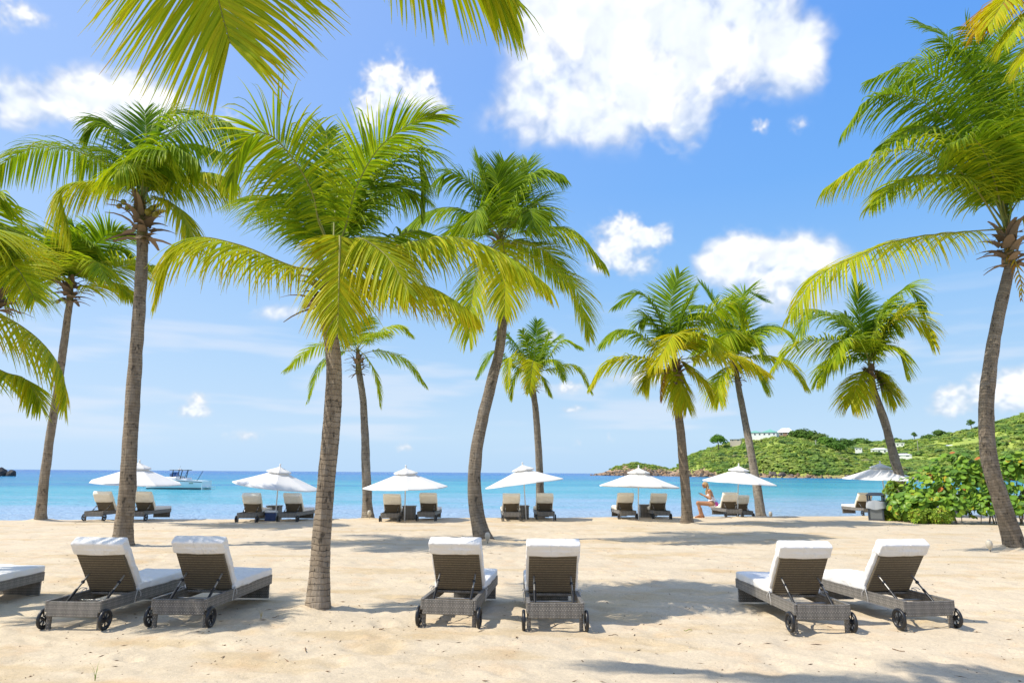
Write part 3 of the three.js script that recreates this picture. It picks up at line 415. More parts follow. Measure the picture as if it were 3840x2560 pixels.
palm({ seed: 1414, label: 'tall palm outside the frame, browned frond tips showing at the upper corner', foot: V(11.6, 0, -11), points: [[11.6, -.1, -11], [11.5, 3, -11.2], [11.3, 6.5, -11.8], [11.15, 9.6, -12]], trunk: [[0, 0]], d0: 11, d1: 12, r0: .2, r1: .13, n: 84, width: .018, leaf: 1.0,
  fronds: [[[2400, -20], [2300, 0], [2242, 75], { dz: .2, y: .85 }], [[2420, -40], [2330, -20], [2270, 60], { dz: .5, y: .6 }], [[2420, 0], [2360, 30], [2310, 100], { dz: .8, y: .45 }], [[2500, 20], [2420, 60], [2345, 150], { dz: 1.4, y: .5 }]], more: [[1.2, .6, 2.6, .3], [2.4, .7, 2.6, .3], [.4, .9, 2.5, .1], [-2.8, .7, 2.5, .3], [3.1, .3, 2.5, .4]] });
// ---------------------------------------------------------------- loungers
const wickerTex = (() => {                                    // 0.12 m tile of over-and-under weave
  const strand = (u, v) => { const nx = 8, ny = 16, cx = Math.floor(u * nx), cy = Math.floor(v * ny), fu = u * nx - cx, fv = v * ny - cy, over = (cx + cy) % 2; const a = over ? Math.sin(Math.PI * fu) * (1 - (2 * fv - 1) ** 4) : .45 * (1 - (2 * fu - 1) ** 6) * (.6 + .4 * Math.cos(Math.PI * (fv * 2 - 1))) * .8; return [a, hash3(over ? 1 : cx, over ? cy : 2, 7), hash3(cx, cy, 9)]; };
  const map = canvasTex(256, 256, (u, v) => { const [a, b, c] = strand(u, v), k = (.25 + .85 * a) * (.6 + b * .75) * (.9 + c * .2); return [S(.43 * k), S(.395 * k), S(.345 * k)]; });
  const bump = canvasTex(256, 256, (u, v) => { const a = strand(u, v)[0]; return [a, a, a]; }, false);
  const back = canvasTex(512, 512, (u, v) => { const nx = 40, ny = 44, cx = Math.floor(u * nx), cy = Math.floor(v * ny), fu = u * nx - cx, fv = v * ny - cy, pale = cy % 4 === 0, over = (cx + (cy >> 1)) % 2, a = (over ? Math.sin(Math.PI * fu) : .55) * (1 - (2 * fv - 1) ** 4), k = (.5 + .7 * a) * (.8 + .4 * hash3(cx, cy, 4)); return pale ? [S(.27 * k), S(.215 * k), S(.125 * k)] : [S(.115 * k), S(.09 * k), S(.06 * k)]; });
  return { map, bump, back };
})();
const rep = (t, x, y = x) => { const c = t.clone(); c.repeat.set(x, y); c.needsUpdate = true; return c; };
const wicker = new THREE.MeshStandardMaterial({ map: rep(wickerTex.map, 8), bumpMap: rep(wickerTex.bump, 8), bumpScale: .006, roughness: .55 });
const wickerBack = new THREE.MeshStandardMaterial({ map: rep(wickerTex.back, 2.4), bumpMap: rep(wickerTex.bump, 8), bumpScale: .003, roughness: .6 });
const clothBump = canvasTex(512, 512, (u, v) => { const w = fbm(u * 5, v * 9, 51, 4, 5, 9), r = 1 - Math.abs(2 * fbm(u * 7 + 3, v * 4, 53, 4, 7, 4) - 1), f = noise(u * 256, v * 256, 55, 256, 256), k = w * .4 + Math.pow(r, 4) * .5 + f * .05; return [k, k, k]; }, false);
const whiteCloth = new THREE.MeshStandardMaterial({ color: lin(.80, .785, .76), roughness: .9, bumpMap: clothBump, bumpScale: .014 });
const creamCloth = new THREE.MeshStandardMaterial({ color: lin(.92, .87, .74), roughness: .95, bumpMap: clothBump, bumpScale: .018 });
const blackPlastic = std(lin(.012, .013, .016), .38), darkMetal = std(lin(.03, .03, .034), .35, { metalness: .6 }), greyMetal = std(lin(.33, .32, .30), .35, { metalness: .7 });

const wheelGeo = (() => {
  const tyre = new THREE.TorusGeometry(.098, .02, 10, 28).rotateY(Math.PI / 2), bits = [new THREE.CylinderGeometry(.024, .024, .05, 12).rotateZ(Math.PI / 2), new THREE.TorusGeometry(.08, .008, 6, 24).rotateY(Math.PI / 2)];
  for (let i = 0; i < 7; i++) for (const o of [-.09, .09]) { const a = i / 7 * 6.2832; bits.push(rod([0, Math.cos(a + o * 2) * .022, Math.sin(a + o * 2) * .022], [0, Math.cos(a + o) * .084, Math.sin(a + o) * .084], .0055, 5)); }
  return { tyre, hub: join(bits) };
})();
const PIV = -.74, TILT = deg(54), BACK = .72;                  // where the back is hinged, how far it is raised
const loungerGeo = (() => {
  const g = {};
  g.rail = boxUV(chamfer(.045, .125, 1.96, .006, 0, .262, -.98));
  g.head = boxUV(chamfer(.61, .165, .04, .006, 0, .232, -.02));
  g.foot = boxUV(chamfer(.61, .315, .04, .006, 0, .1625, -1.935));
  g.leg = boxUV(chamfer(.045, .21, .045, .006, 0, .1, -.06));
  g.deck = boxUV(chamfer(.6, .03, 1.17, .004, 0, .285, -1.33));
  g.back = boxUV(chamfer(.58, .035, BACK, .006, 0, 0, BACK / 2));
  g.bar = rod([-.3, .23, -.16], [.3, .23, -.16], .013);
  g.bar2 = rod([-.3, .245, -.5], [.3, .245, -.5], .013);
  const wrinkle = (s, a) => (x, y, z, n) => (fbm(x * 5 + s, z * 5 + y * 3, s, 4) - .5) * a + Math.max(0, fbm(x * 3 + s + z * 7, y * 9 + z * 2, s + 3, 3) - .55) * a * 1.6;
  g.seat = [1, 2, 3].map((s) => puff(.655, .1, 1.24, 26, 8, 40, .025, wrinkle(s * 9, .024)).translate(0, .368, -1.35));
  g.pad = [1, 2, 3].map((s) => puff(.64, .09, BACK + .02, 26, 8, 30, .025, wrinkle(s * 7 + 2, .024)).translate(0, .066, BACK / 2 + .015));
  const hood = (s, len, bulge, round) => puff(.645, .13 + bulge, len, 28, 12, 20, round, (x, y, z, n) => wrinkle(s * 5 + 1, .02)(x, y, z, n) + (y < 0 ? .012 * Math.cos(x * 4.5) * (z < 0 ? 1 : .4) : 0)).translate(0, .045, BACK - len / 2 + .03);
  g.hood = [1, 2, 3].map((s) => hood(s, .168, 0, .02)); g.longHood = [1, 2, 3].map((s) => hood(s + 4, .40, .05, .075));
  g.throw_ = [1, 2, 3].map((s) => puff(.68, .13, .95, 26, 8, 30, .05, wrinkle(s * 11 + 4, .04)).translate(0, .385, -1.2));
  g.strutTop = rod([0, 0, 0], [0, -.17, .1], .011); return g;
})();
const hinge = new THREE.Matrix4().makeRotationX(-TILT).setPosition(0, .325, PIV);      // back frame: z runs up the back, towards the head end
function lounger(o) {
  const p = o.at ?? G(o.px[0], o.px[1]), h = ground(p.x, p.z), k = o.variant % 3, gl = loungerGeo;
  const root = thing(o.name ?? 'sun_lounger', o.label, 'lounger', [p.x, h - .004, p.z - (o.back ?? 0)], o.turn ?? 0, o.group); root.scale.setScalar(.95);
  for (const s of [-1, 1]) { const r = part('side_rail', gl.rail, wicker, root); r.position.x = s * .308; const l = part('leg', gl.leg, wicker, root); l.position.x = s * .3; l.position.y = -.002; }
  part('head_board', gl.head, wicker, root).position.y = 0; part('foot_board', gl.foot, wicker, root); part('seat_deck', gl.deck, wicker, root);
  part('crossbar', gl.bar, greyMetal, root); part('crossbar', gl.bar2, greyMetal, root);
  const b = part('backrest', gl.back, wickerBack, root); b.applyMatrix4(hinge);
  for (const s of [-1, 1]) {
    const top = V(s * .225, -.025, .27).applyMatrix4(hinge), low = V(s * .225, .235, -.165), mid = top.clone().lerp(low, .48);
    const st = new THREE.Group(); st.name = 'strut'; root.add(st); part('sleeve', rod(top, mid, .011), greyMetal, st); part('rod', rod(mid, low, .016), blackPlastic, st); part('joint', new THREE.SphereGeometry(.022, 10, 8).translate(top.x, top.y, top.z), blackPlastic, st);
    const w = new THREE.Group(); w.name = 'wheel'; w.position.set(s * .36, .118, -.06); w.rotation.x = o.variant * 1.3 + s; root.add(w); part('tyre', wheelGeo.tyre, blackPlastic, w); part('spoked_rim', wheelGeo.hub, blackPlastic, w);
  }
  if (!o.towel) {
    part('seat_cushion', gl.seat[k], whiteCloth, root);
    const c = part('back_cushion', gl.pad[k], whiteCloth, root); c.applyMatrix4(hinge);
    part('pocket_hood', gl.hood[(k + 1) % 3], whiteCloth, root).applyMatrix4(hinge);
    for (const s of [-1, 1]) part('tie', join([tube([[s * .325, .35, -.71], [s * .35, .33, -.66], [s * .352, .25, -.63], [s * .346, .2, -.64]], .0045, 10, 5), tube([[s * .325, .35, -.71], [s * .36, .36, -.66], [s * .37, .345, -.62]], .0045, 8, 5), tube([[s * .325, .35, -.71], [s * .35, .30, -.74], [s * .346, .26, -.75]], .0045, 8, 5)]), whiteCloth, root);
  } else {
    part('seat_cushion', gl.seat[k], whiteCloth, root);
    const c = part('back_cushion', gl.pad[k], creamCloth, root); c.applyMatrix4(hinge);
    part('towel_hood', gl.longHood[k], creamCloth, root).applyMatrix4(hinge);
    if (o.towel > 1) part('towel', gl.throw_[k], creamCloth, root);
  }
  return root;
}
const FRONT = 'white-cushioned loungers in the front row', SHORE = 'loungers under umbrellas along the shore';
// front row: bearing of the point midway between the wheels
const frontRow = [
  { at: V(-6.72, 0, -8.02), label: 'front-row lounger cut off by the picture edge, only its white foot end showing', variant: 0, turn: .02 },
  { px: [159, 1449], label: 'front-row wicker lounger before the coconut palm, next to the cropped one', variant: 1, turn: -.05 },
  { px: [405, 1445], label: 'front-row wicker lounger closest to the thick nearest palm trunk', variant: 2, turn: -.04 },
  { px: [1028, 1445], label: 'front-row wicker lounger with rumpled bulging white hood, turned slightly seaward of its neighbour', variant: 0, turn: -.11 },
  { px: [1276, 1455.5], label: 'front-row wicker lounger seen squarely from behind in the middle of the beach', variant: 1, turn: 0 },
  { px: [1894, 1457], label: 'front-row wicker lounger of the pair by the hedge, nearer the middle palm shadow', variant: 2, turn: .02 },
  { px: [2142, 1451], label: 'front-row wicker lounger at the end below the litter bin and hedge', variant: 0, turn: .13 },
];
for (const l of frontRow) lounger({ ...l, group: FRONT });
const backRow = [
  [211, 1201, 'shore lounger with cream hood between the slender leaning palm and the coconut palm', 1], [307, 1201, 'shore lounger half hidden by the coconut palm trunk, white seat reaching past it', 1],
  [564, 1203.5, 'shore lounger with cream hood beside the blue cool box, boat side', 1], [658, 1202, 'shore lounger with cream hood between the blue cool box and nearest palm trunk', 1],
  [894, 1200.5, 'shore lounger with cream hood beside the thin sparse palm', 1], [978, 1200, 'shore lounger with cream hood between a side table and the curved palm trunk', 1],
  [1176, 1200.5, 'shore lounger with cream towel over its foot, next to the curved palm', 2], [1254, 1198.7, 'shore lounger in front of the small bushy palm trunk', 2],
  [1443, 1197, 'shore lounger with cream towel spilling over its seat, umbrella pole at its corner', 2], [1522, 1196, 'shore lounger with cream hood just beside the straight dark palm trunk', 2],
  [1688, 1191.5, 'shore lounger on which the woman sits', 2], [1714, 1184.8, 'shore lounger behind the woman\'s lounger, beside the leaning shore palm', 1],
];
backRow.forEach(([x, y, label, towel], i) => lounger({ px: [x, y], label, towel, variant: i, turn: [-.03, .02, .05, -.04, .02, -.02, .06, .04, .02, .05, .03, .0][i], group: SHORE }));
lounger({ at: V(15.0, 0, -29.2), label: 'shore lounger with white seat showing behind the litter bin', towel: 1, variant: 1, turn: .02, group: SHORE });
lounger({ at: V(18.3, 0, -28.4), label: 'shore lounger glimpsed through the hedge behind the bowed palm', towel: 1, variant: 2, turn: .02, group: SHORE });
// ---------------------------------------------------------------- umbrellas
const canvasCloth = new THREE.MeshPhysicalMaterial({ color: lin(.78, .77, .75), roughness: .97, transmission: .22, thickness: 0, side: THREE.DoubleSide });
const whitePole = std(lin(.72, .72, .70), .35), ribMat = std(lin(.62, .58, .46), .5), ropeMat = std(lin(.2, .19, .17), .9), finialMat = std(lin(.75, .74, .72), .5);
const UR = 1.27;
function canopyPanel(i, r0, r1, y0, y1, sag, lip, n = 6) {        // one of eight gores, sagging between its two ribs
  const p = [], idx = [], a0 = i * Math.PI / 4, a1 = a0 + Math.PI / 4, m = 8, row = [];
  for (let j = 0; j <= n; j++) { const u = j / n; row.push([lerp(r0, r1, u), lerp(y0, y1, Math.pow(u, .92)), sag * Math.sin(u * 2.2)]); }
  if (lip) row.push([r1 + .004, y1 - lip, sag * .8]);
  for (const [r, y, s] of row) for (let k = 0; k <= m; k++) { const t = k / m, x = lerp(Math.cos(a0), Math.cos(a1), t) * r, z = lerp(Math.sin(a0), Math.sin(a1), t) * r; p.push(x, y - s * 4 * t * (1 - t), z); }
  for (let j = 0; j < row.length - 1; j++) for (let k = 0; k < m; k++) { const a = j * (m + 1) + k, b = a + 1, c = a + m + 1, e = c + 1; idx.push(a, b, c, b, e, c); }
  const g = new THREE.BufferGeometry(); g.setAttribute('position', new THREE.Float32BufferAttribute(p, 3)); g.setIndex(idx); g.computeVertexNormals(); return g;
}
const panels = [...Array(8).keys()].map((i) => canopyPanel(i, .12, UR, -.06, -.50, .014, .03)), caps = [...Array(8).keys()].map((i) => canopyPanel(i, .02, .36, .06, -.075, .012, .035, 3));
function umbrella(o) {
  const base = o.at ?? G(...o.foot), apex = P(o.top[0], o.top[1], -base.z), h = ground(base.x, base.z), H = apex.y - h, root = thing('beach_umbrella', o.label, 'umbrella', [base.x, h, base.z], 0, 'white beach umbrellas along the shore');
  const lean = V(apex.x - base.x, H, 0), top = lean.clone();
  part('pole', rod(V(0, -.12, 0), top.clone().multiplyScalar(.97), .021, 10), whitePole, root);
  const head = new THREE.Group(); head.name = 'canopy'; head.position.copy(top).add(V(0, -.05, 0)); head.scale.setScalar(1.16); head.rotation.set(o.tilt[0], o.spin ?? 0, o.tilt[1], 'XZY'); root.add(head);
  for (let i = 0; i < 8; i++) { part('panel', panels[i], canvasCloth, head); part('vent_panel', caps[i], canvasCloth, head); const a = i * Math.PI / 4, r = part('rib', join([rod([.03 * Math.cos(a), -.085, .03 * Math.sin(a)], [UR * .985 * Math.cos(a), -.515, UR * .985 * Math.sin(a)], .008, 5), rod([.03 * Math.cos(a), -.42, .03 * Math.sin(a)], [UR * .55 * Math.cos(a), -.325, UR * .55 * Math.sin(a)], .006, 5)]), ribMat, head); }
  part('finial', join([new THREE.CylinderGeometry(.018, .03, .07, 10).translate(0, .085, 0), new THREE.SphereGeometry(.028, 10, 8).translate(0, .125, 0)]), finialMat, head);
  part('runner_hub', new THREE.CylinderGeometry(.04, .04, .07, 12).translate(0, -.42, 0), finialMat, head);
  const q = top.clone().multiplyScalar(.76); part('cord', tube([[q.x + .02, q.y + .08, .02], [q.x + .07, q.y - .02, .04], [q.x + .07, q.y - .12, .05], [q.x + .03, q.y - .12, .04], [q.x + .02, q.y + .05, .03]], .005, 18, 4), ropeMat, root);
  return root;
}
umbrella({ at: P(304, 1198, 23.8).setY(0), top: [319, 1064], tilt: [.03, -.05], spin: .1, label: 'white umbrella partly hidden by the coconut palm trunk, boat bow beyond its rim' });
umbrella({ foot: [631, 1196], top: [642, 1073], tilt: [.03, -.11], spin: .3, label: 'white umbrella on a leaning pole over the blue cool box' });
umbrella({ foot: [929, 1198], top: [932, 1076], tilt: [.04, .02], spin: .2, label: 'white umbrella between the thin sparse palm and the curved palm' });
umbrella({ foot: [1209, 1196], top: [1201, 1069], tilt: [-.02, .13], spin: .25, label: 'white umbrella strongly tipped, in front of the small bushy palm' });
umbrella({ foot: [1466, 1197], top: [1467, 1076], tilt: [-.03, -.03], spin: .38, label: 'white umbrella before the rocky point, between the small palm and the dark trunk' });
umbrella({ foot: [1694, 1188], top: [1697, 1071], tilt: [.02, -.06], spin: .2, label: 'white umbrella shading the seated woman' });
umbrella({ at: V(15.75, 0, -29.3), top: [2022, 1065], tilt: [.02, -.02], spin: .35, label: 'white umbrella behind the litter bin, cut by the hedge palm' });

// ---------------------------------------------------------------- side tables and cool box
const tableTop = boxUV(chamfer(.46, .03, .46, .006)), tableSide = boxUV(chamfer(.42, .44, .025, .004));
function sideTable(x, y, label, turn = 0) {
  const p = G(x, y), root = thing('side_table', label, 'side table', [p.x, ground(p.x, p.z), p.z], turn, 'square wicker side tables');
  part('tabletop', tableTop, wicker, root).position.y = .465;
  for (let i = 0; i < 4; i++) { const s = part('side_panel', tableSide, wicker, root), a = i * Math.PI / 2; s.rotation.y = a; s.position.set(Math.sin(a) * .2, .225, Math.cos(a) * .2); if (i % 2) s.scale.x = .88; }
}
sideTable(939, 1196, 'dark wicker side table beside the pole near the thin sparse palm'); sideTable(1200, 1195, 'dark wicker side table beside the tipped umbrella pole', .1); sideTable(628, 1194, 'dark wicker side table behind the blue cool box'); sideTable(1483, 1191, 'dark wicker side table between the pair before the rocky point');
{
  const p = G(621, 1199), t = thing('cool_box', 'small blue cool box with pale lid at the umbrella pole', 'cool box', [p.x, ground(p.x, p.z), p.z], .1);
  part('body', chamfer(.36, .26, .26, .02, 0, .13, 0), std(lin(.02, .05, .16), .4), t); part('lid', chamfer(.39, .06, .29, .02, 0, .292, 0), std(lin(.7, .72, .75), .4), t); part('handle', tube([[-.19, .26, 0], [-.19, .34, 0], [0, .35, 0], [.19, .34, 0], [.19, .26, 0]], .009, 20, 6), std(lin(.6, .62, .65), .4), t);
}
// ---------------------------------------------------------------- ground spot lamps (off by day)
const lampShell = std(lin(.5, .46, .38), .6), lampLens = std(lin(.3, .29, .26), .25);
function spot(x, y, s, label) {
  const p = G(x, y), t = thing('garden_spotlight', label, 'spotlight', [p.x, ground(p.x, p.z), p.z], 0, 'small ground lamps at palm feet');
  const pr = [[0, 0], [.02, 0], [.03, .02], [.032, .03], [.055, .06], [.07, .11], [.066, .16], [.05, .2], [.03, .215]].map(([a, b]) => new THREE.Vector2(a * s, b * s));
  part('housing', new THREE.LatheGeometry(pr, 18).rotateZ(.05).translate(0, .05, 0), lampShell, t); part('lens', new THREE.SphereGeometry(.035 * s, 14, 8).scale(1, .4, 1).translate(-.01 * s, .21 * s + .05, 0), lampLens, t); part('stake', new THREE.CylinderGeometry(.008, .006, .16, 8).translate(0, 0, 0), darkMetal, t);
}
spot(1120, 1249, .95, 'pale egg-shaped lamp at the foot of the curved palm'); spot(2276, 1268, 1, 'pale egg-shaped lamp on open sand beside the bowed palm'); spot(848, 1193.5, 1.1, 'pale egg-shaped lamp against the foot of the thin sparse palm'); spot(1771, 1183, 1.1, 'pale egg-shaped lamp at the shore by the leaning palm');
// ---------------------------------------------------------------- litter bin
{
  const p = G(2017, 1198), t = thing('litter_bin', 'grey square litter bin with dark open hood and plastic bag hanging out', 'litter bin', [p.x, ground(p.x, p.z) - .01, p.z], -.62);
  const slate = std(lin(.035, .045, .06), .5), perf = canvasTex(128, 128, (u, v) => { const fx = u * 8 % 1 - .5, fy = v * 8 % 1 - .5, k = fx * fx + fy * fy < .09 ? .45 : 1; return [S(.17 * k), S(.185 * k), S(.19 * k)]; }), grey = new THREE.MeshStandardMaterial({ map: rep(perf, 6), roughness: .55 }), bag = new THREE.MeshPhysicalMaterial({ color: lin(.75, .8, .86), roughness: .7, transmission: .55, thickness: 0, side: THREE.DoubleSide });
  const W = .5;
  for (let i = 0; i < 4; i++) { const a = i * Math.PI / 2 + Math.PI / 4; part('corner_post', chamfer(.06, .68, .06, .008, Math.sin(a) * .335, .34, Math.cos(a) * .335), slate, t); const b = i * Math.PI / 2, s = part('mesh_panel', boxUV(chamfer(W - .06, .58, .02, .003)), grey, t); s.position.set(Math.sin(b) * .232, .36, Math.cos(b) * .232); s.rotation.y = b; }
  part('plinth', chamfer(.53, .07, .53, .01, 0, .035, 0), slate, t); part('collar', chamfer(.55, .05, .55, .01, 0, .7, 0), slate, t);
  for (let i = 0; i < 4; i++) { const a = i * Math.PI / 2 + Math.PI / 4; part('hood_post', chamfer(.055, .22, .055, .008, Math.sin(a) * .34, .83, Math.cos(a) * .34), slate, t); }
  part('hood', new THREE.CylinderGeometry(.27, .415, .085, 4).rotateY(Math.PI / 4).translate(0, .975, 0), slate, t); part('hood_rim', chamfer(.585, .035, .585, .008, 0, .925, 0), slate, t);
  const gb = new THREE.CylinderGeometry(.385, .40, .16, 28, 5, true); { const q = gb.attributes.position; for (let i = 0; i < q.count; i++) { const a = Math.atan2(q.getX(i), q.getZ(i)), low = .08 - q.getY(i), k = 1 + (noise(a * 3 + 20, low * 9, 4) - .5) * .12, sq = .30 / Math.max(Math.abs(Math.sin(a)), Math.abs(Math.cos(a))) / .385; q.setXYZ(i, q.getX(i) * k * sq, q.getY(i) * (1 + .9 * noise(a * 1.3 + 9, 2, 8)) + .6 - low * .3, q.getZ(i) * k * sq); } gb.computeVertexNormals(); } part('plastic_bag', gb, bag, t);
}
// ---------------------------------------------------------------- beach crumbs: twigs, leaf bits, shell grit
{
  const r = rng(91), N = 10000, g = new THREE.OctahedronGeometry(1, 0).scale(1, .3, .45), im = new THREE.InstancedMesh(g, std(lin(1, 1, 1), .9), N), m = new THREE.Matrix4(), q = new THREE.Quaternion(), c = new THREE.Color();
  for (let i = 0; i < N; i++) { const d = 3.2 + r() ** 1.6 * 21, x = (r() - .5) * d * 1.75, z = -d, pale = r() < .28, s = (.0025 + r() ** 4 * .012) * (pale ? .8 : 1), l = pale ? 1 : 1 + r() ** 4 * 5; q.setFromEuler(new THREE.Euler((r() - .5) * .5, r() * 6.28, (r() - .5) * .4)); m.compose(V(x, ground(x, z) + s * .3, z), q, V(s * l, s * 1.2, s)); im.setMatrixAt(i, m); const k = .5 + r(); pale ? c.setRGB(.62, .58, .5) : c.setRGB(.13 * k, .075 * k, .04 * k); im.setColorAt(i, c); }
  im.name = 'beach_debris'; im.castShadow = im.receiveShadow = true; im.userData = { kind: 'stuff', label: 'scattered plant crumbs and shell grit on the sand', category: 'debris' }; scene.add(im);
  // twigs and fallen leaflets that can be picked out one by one
  const twigMat = std(lin(.16, .09, .045), .9), greenMat = std(lin(.25, .3, .03), .8); const spots = [[640, 1420, 'dry twig in the shadow beside the lounger near the thick palm'], [1190, 1470, 'dry twig on sand between the two middle loungers and the viewer'], [700, 1490, 'dry twig on open sand below the thick palm foot'], [1420, 1462, 'dry twig lying just past the wheel of the square-on lounger'], [1735, 1340, 'green leaf scrap on sand beside the foot of the hedge-side lounger'], [1590, 1450, 'greenish scrap on the shaded sand between middle and hedge-side loungers'], [2050, 1490, 'dry twig in front of the end lounger wheels'], [870, 1452, 'dry twig on sand between the thick palm and the rumpled lounger']];
  spots.forEach(([x, y, lb], i) => { const p = G(x, y), a = r() * 3, l = .05 + r() * .13, pts = [V(0, .006, 0)]; for (let k = 1; k < 4; k++) pts.push(V(Math.cos(a) * l * k / 3 + (r() - .5) * .02, .006 + r() * .012, Math.sin(a) * l * k / 3 + (r() - .5) * .02)); const t = new THREE.Mesh(tube(pts, .0028 + r() * .002, 10, 5), lb.startsWith('green') ? greenMat : twigMat); t.name = numbered('fallen_twig'); t.position.set(p.x, ground(p.x, p.z), p.z); t.castShadow = true; t.userData = { label: lb, category: 'twig', group: 'twigs strewn over the sand' }; scene.add(t); });
  const blade = (n, h, s) => { const P_ = [], I_ = [], rr = rng(s); for (let i = 0; i < n; i++) { const a = rr() * 6.28, l = h * (.6 + rr() * .6), w = .0035, o = P_.length / 3; for (let k = 0; k <= 3; k++) { const u = k / 3, x = Math.cos(a) * l * .45 * u * u + (rr() - .5) * .004, z = Math.sin(a) * l * .45 * u * u, ww = w * (1 - u * .9); P_.push(x - Math.sin(a) * ww, l * u, z + Math.cos(a) * ww, x + Math.sin(a) * ww, l * u, z - Math.cos(a) * ww); } for (let k = 0; k < 3; k++) { const b = o + k * 2; I_.push(b, b + 1, b + 2, b + 1, b + 3, b + 2); } } const gg = new THREE.BufferGeometry(); gg.setAttribute('position', new THREE.Float32BufferAttribute(P_, 3)); gg.setIndex(I_); gg.computeVertexNormals(); return gg; };
  for (const [x, y, n, h, s, green, label] of [[217, 1562, 4, .16, 3, 1, 'lone green grass sprout at the bottom of the view'], [598, 1428, 9, .1, 7, 0, 'dry straw tuft on sand below the lounger wheel near the thick palm']]) { const p = G(x, y), t = new THREE.Mesh(blade(n, h, s), std(green ? lin(.2, .3, .04) : lin(.5, .38, .16), .8, { side: THREE.DoubleSide })); t.name = numbered('grass_tuft'); t.position.set(p.x, ground(p.x, p.z), p.z); t.castShadow = true; t.userData = { label, category: 'grass tuft' }; scene.add(t); }
}
// ---------------------------------------------------------------- sea grape hedge and low shrubs
const grapeMat = new THREE.MeshPhysicalMaterial({ vertexColors: true, roughness: .95, transmission: .3, thickness: 0, side: THREE.DoubleSide, clearcoat: .35, clearcoatRoughness: .35, specularIntensity: .4 });
function discLeaf(col, vein) {                                  // round leaf, dished, with a pale midrib
  const p = [0, 0, 0], c = [...vein], idx = [], n = 11; for (let i = 0; i < n; i++) { const a = i / n * 6.2832, rr = 1 - .1 * Math.exp(-4 * (((a + .3) % 6.28) - .3) ** 2); p.push(Math.cos(a) * rr * .52, Math.sin(a) * rr * .52, .10 + .05 * Math.cos(a * 2)); c.push(...col); idx.push(0, i + 1, (i + 1) % n + 1); }
  const g = new THREE.BufferGeometry(); g.setAttribute('position', new THREE.Float32BufferAttribute(p, 3)); g.setAttribute('color', new THREE.Float32BufferAttribute(c, 3)); g.setIndex(idx); g.computeVertexNormals(); return g;
}
const grapeCols = [[.15, .30, .02], [.2, .36, .022], [.11, .235, .02], [.28, .41, .025], [.17, .32, .022], [.46, .36, .02], [.45, .15, .03], [.09, .2, .02]].map((c) => discLeaf(c, c.map((x) => x * 1.2 + .015)));
const pickLeaf = (r) => { const k = r(); return k < .26 ? 0 : k < .46 ? 1 : k < .62 ? 2 : k < .76 ? 3 : k < .88 ? 4 : k < .92 ? 5 : k < .93 ? 6 : 7; };
function quatTo(n, spin) { return new THREE.Quaternion().setFromUnitVectors(V(0, 0, 1), n).multiply(new THREE.Quaternion().setFromAxisAngle(V(0, 0, 1), spin)); }
const stemMat = std(lin(.27, .2, .14), .9);
{
  const r = rng(404), c0 = G(2205, 1206), root = thing('sea_grape_hedge', 'broad sea grape hedge with big round glossy leaves beside the bowed palm', 'hedge', [c0.x, ground(c0.x, c0.z), c0.z], -.32); root.scale.setScalar(.98);
  const lobes = [[-1.55, .85, -.5, .6, .6, .6], [-.75, 1.2, -.55, .8, .75, .75], [.2, 1.5, -.6, .95, .9, .85], [1.1, 1.45, -.7, .95, .95, .85], [2.0, 1.5, -.8, 1, 1, .9], [3.0, 1.45, -.8, 1.05, 1, .9], [4.1, 1.5, -.9, 1.1, 1.05, 1], [-.2, .85, .0, .7, .45, .5], [.9, .8, -.05, .75, .45, .5], [1.9, .75, -.1, .8, .5, .5], [3.0, .75, -.1, .8, .5, .5], [-1.2, .7, -.1, .55, .45, .45], [.7, 1.9, -.8, .5, .42, .5], [2.3, 2.0, -.9, .5, .4, .5]];
  const leaves = [], toEye = camera.position.clone().sub(root.position);
  for (let i = 0; i < 3600; i++) {
    const l = lobes[Math.floor(r() * lobes.length)], u = V(r() - .5, r() - .5, r() - .5).normalize(), k = .62 + .42 * Math.cbrt(r()), p = V(l[0] + u.x * l[3] * k, l[1] + u.y * l[4] * k, l[2] + u.z * l[5] * k); if (p.y < (p.x < -.9 ? .25 : .42 + .25 * noise(p.x * 2, 3, 1))) continue;
    p.add(V((noise(p.x * 3, p.y * 3, 5) - .5) * .3, (noise(p.x * 2.2, p.z * 3 + p.y, 7) - .5) * .6, (noise(p.z * 3, p.y * 3, 9) - .5) * .3));
    const n = u.clone().multiplyScalar(.9).add(V((r() - .5) * 1.1 - .25, .55 + (r() - .5) * .8, (r() - .5) * 1.1 + .25)).normalize(); leaves.push({ p, q: quatTo(n, r() * 6.28), s: .12 + r() * .12, v: pickLeaf(r), d: p.distanceTo(toEye) - p.y * .15 - (lobes.some((m) => m !== l && ((p.x - m[0]) / m[3]) ** 2 + ((p.y - m[1]) / m[4]) ** 2 + ((p.z - m[2]) / m[5]) ** 2 < .6) ? -3 : 0) });
  }
  leaves.sort((a, b) => a.d - b.d);
  const stems = []; for (let i = 0; i < 34; i++) { const x = -1.3 + r() * 5.2, z = -.25 - r() * .6, e = V(x + (r() - .5) * .9, .8 + r() * .7, z - .2 + (r() - .5) * .6); const g = tube([V(x, -.05, z), V(lerp(x, e.x, .4) + (r() - .5) * .15, e.y * .45, lerp(z, e.z, .4)), e], .012 + r() * .012, 8, 6); const st = part('stem', g, stemMat, root); }
  const rest = []; leaves.forEach((l, i) => { if (i < 300) { const m = part('leaf', grapeCols[l.v], grapeMat, root); m.position.copy(l.p); m.quaternion.copy(l.q); m.scale.setScalar(l.s); } else rest.push(grapeCols[l.v].clone().applyMatrix4(new THREE.Matrix4().compose(l.p, l.q, V(l.s, l.s, l.s)))); });
  const f = part('foliage', mergeGeometries(rest), grapeMat, root); f.userData.kind = 'stuff';
}
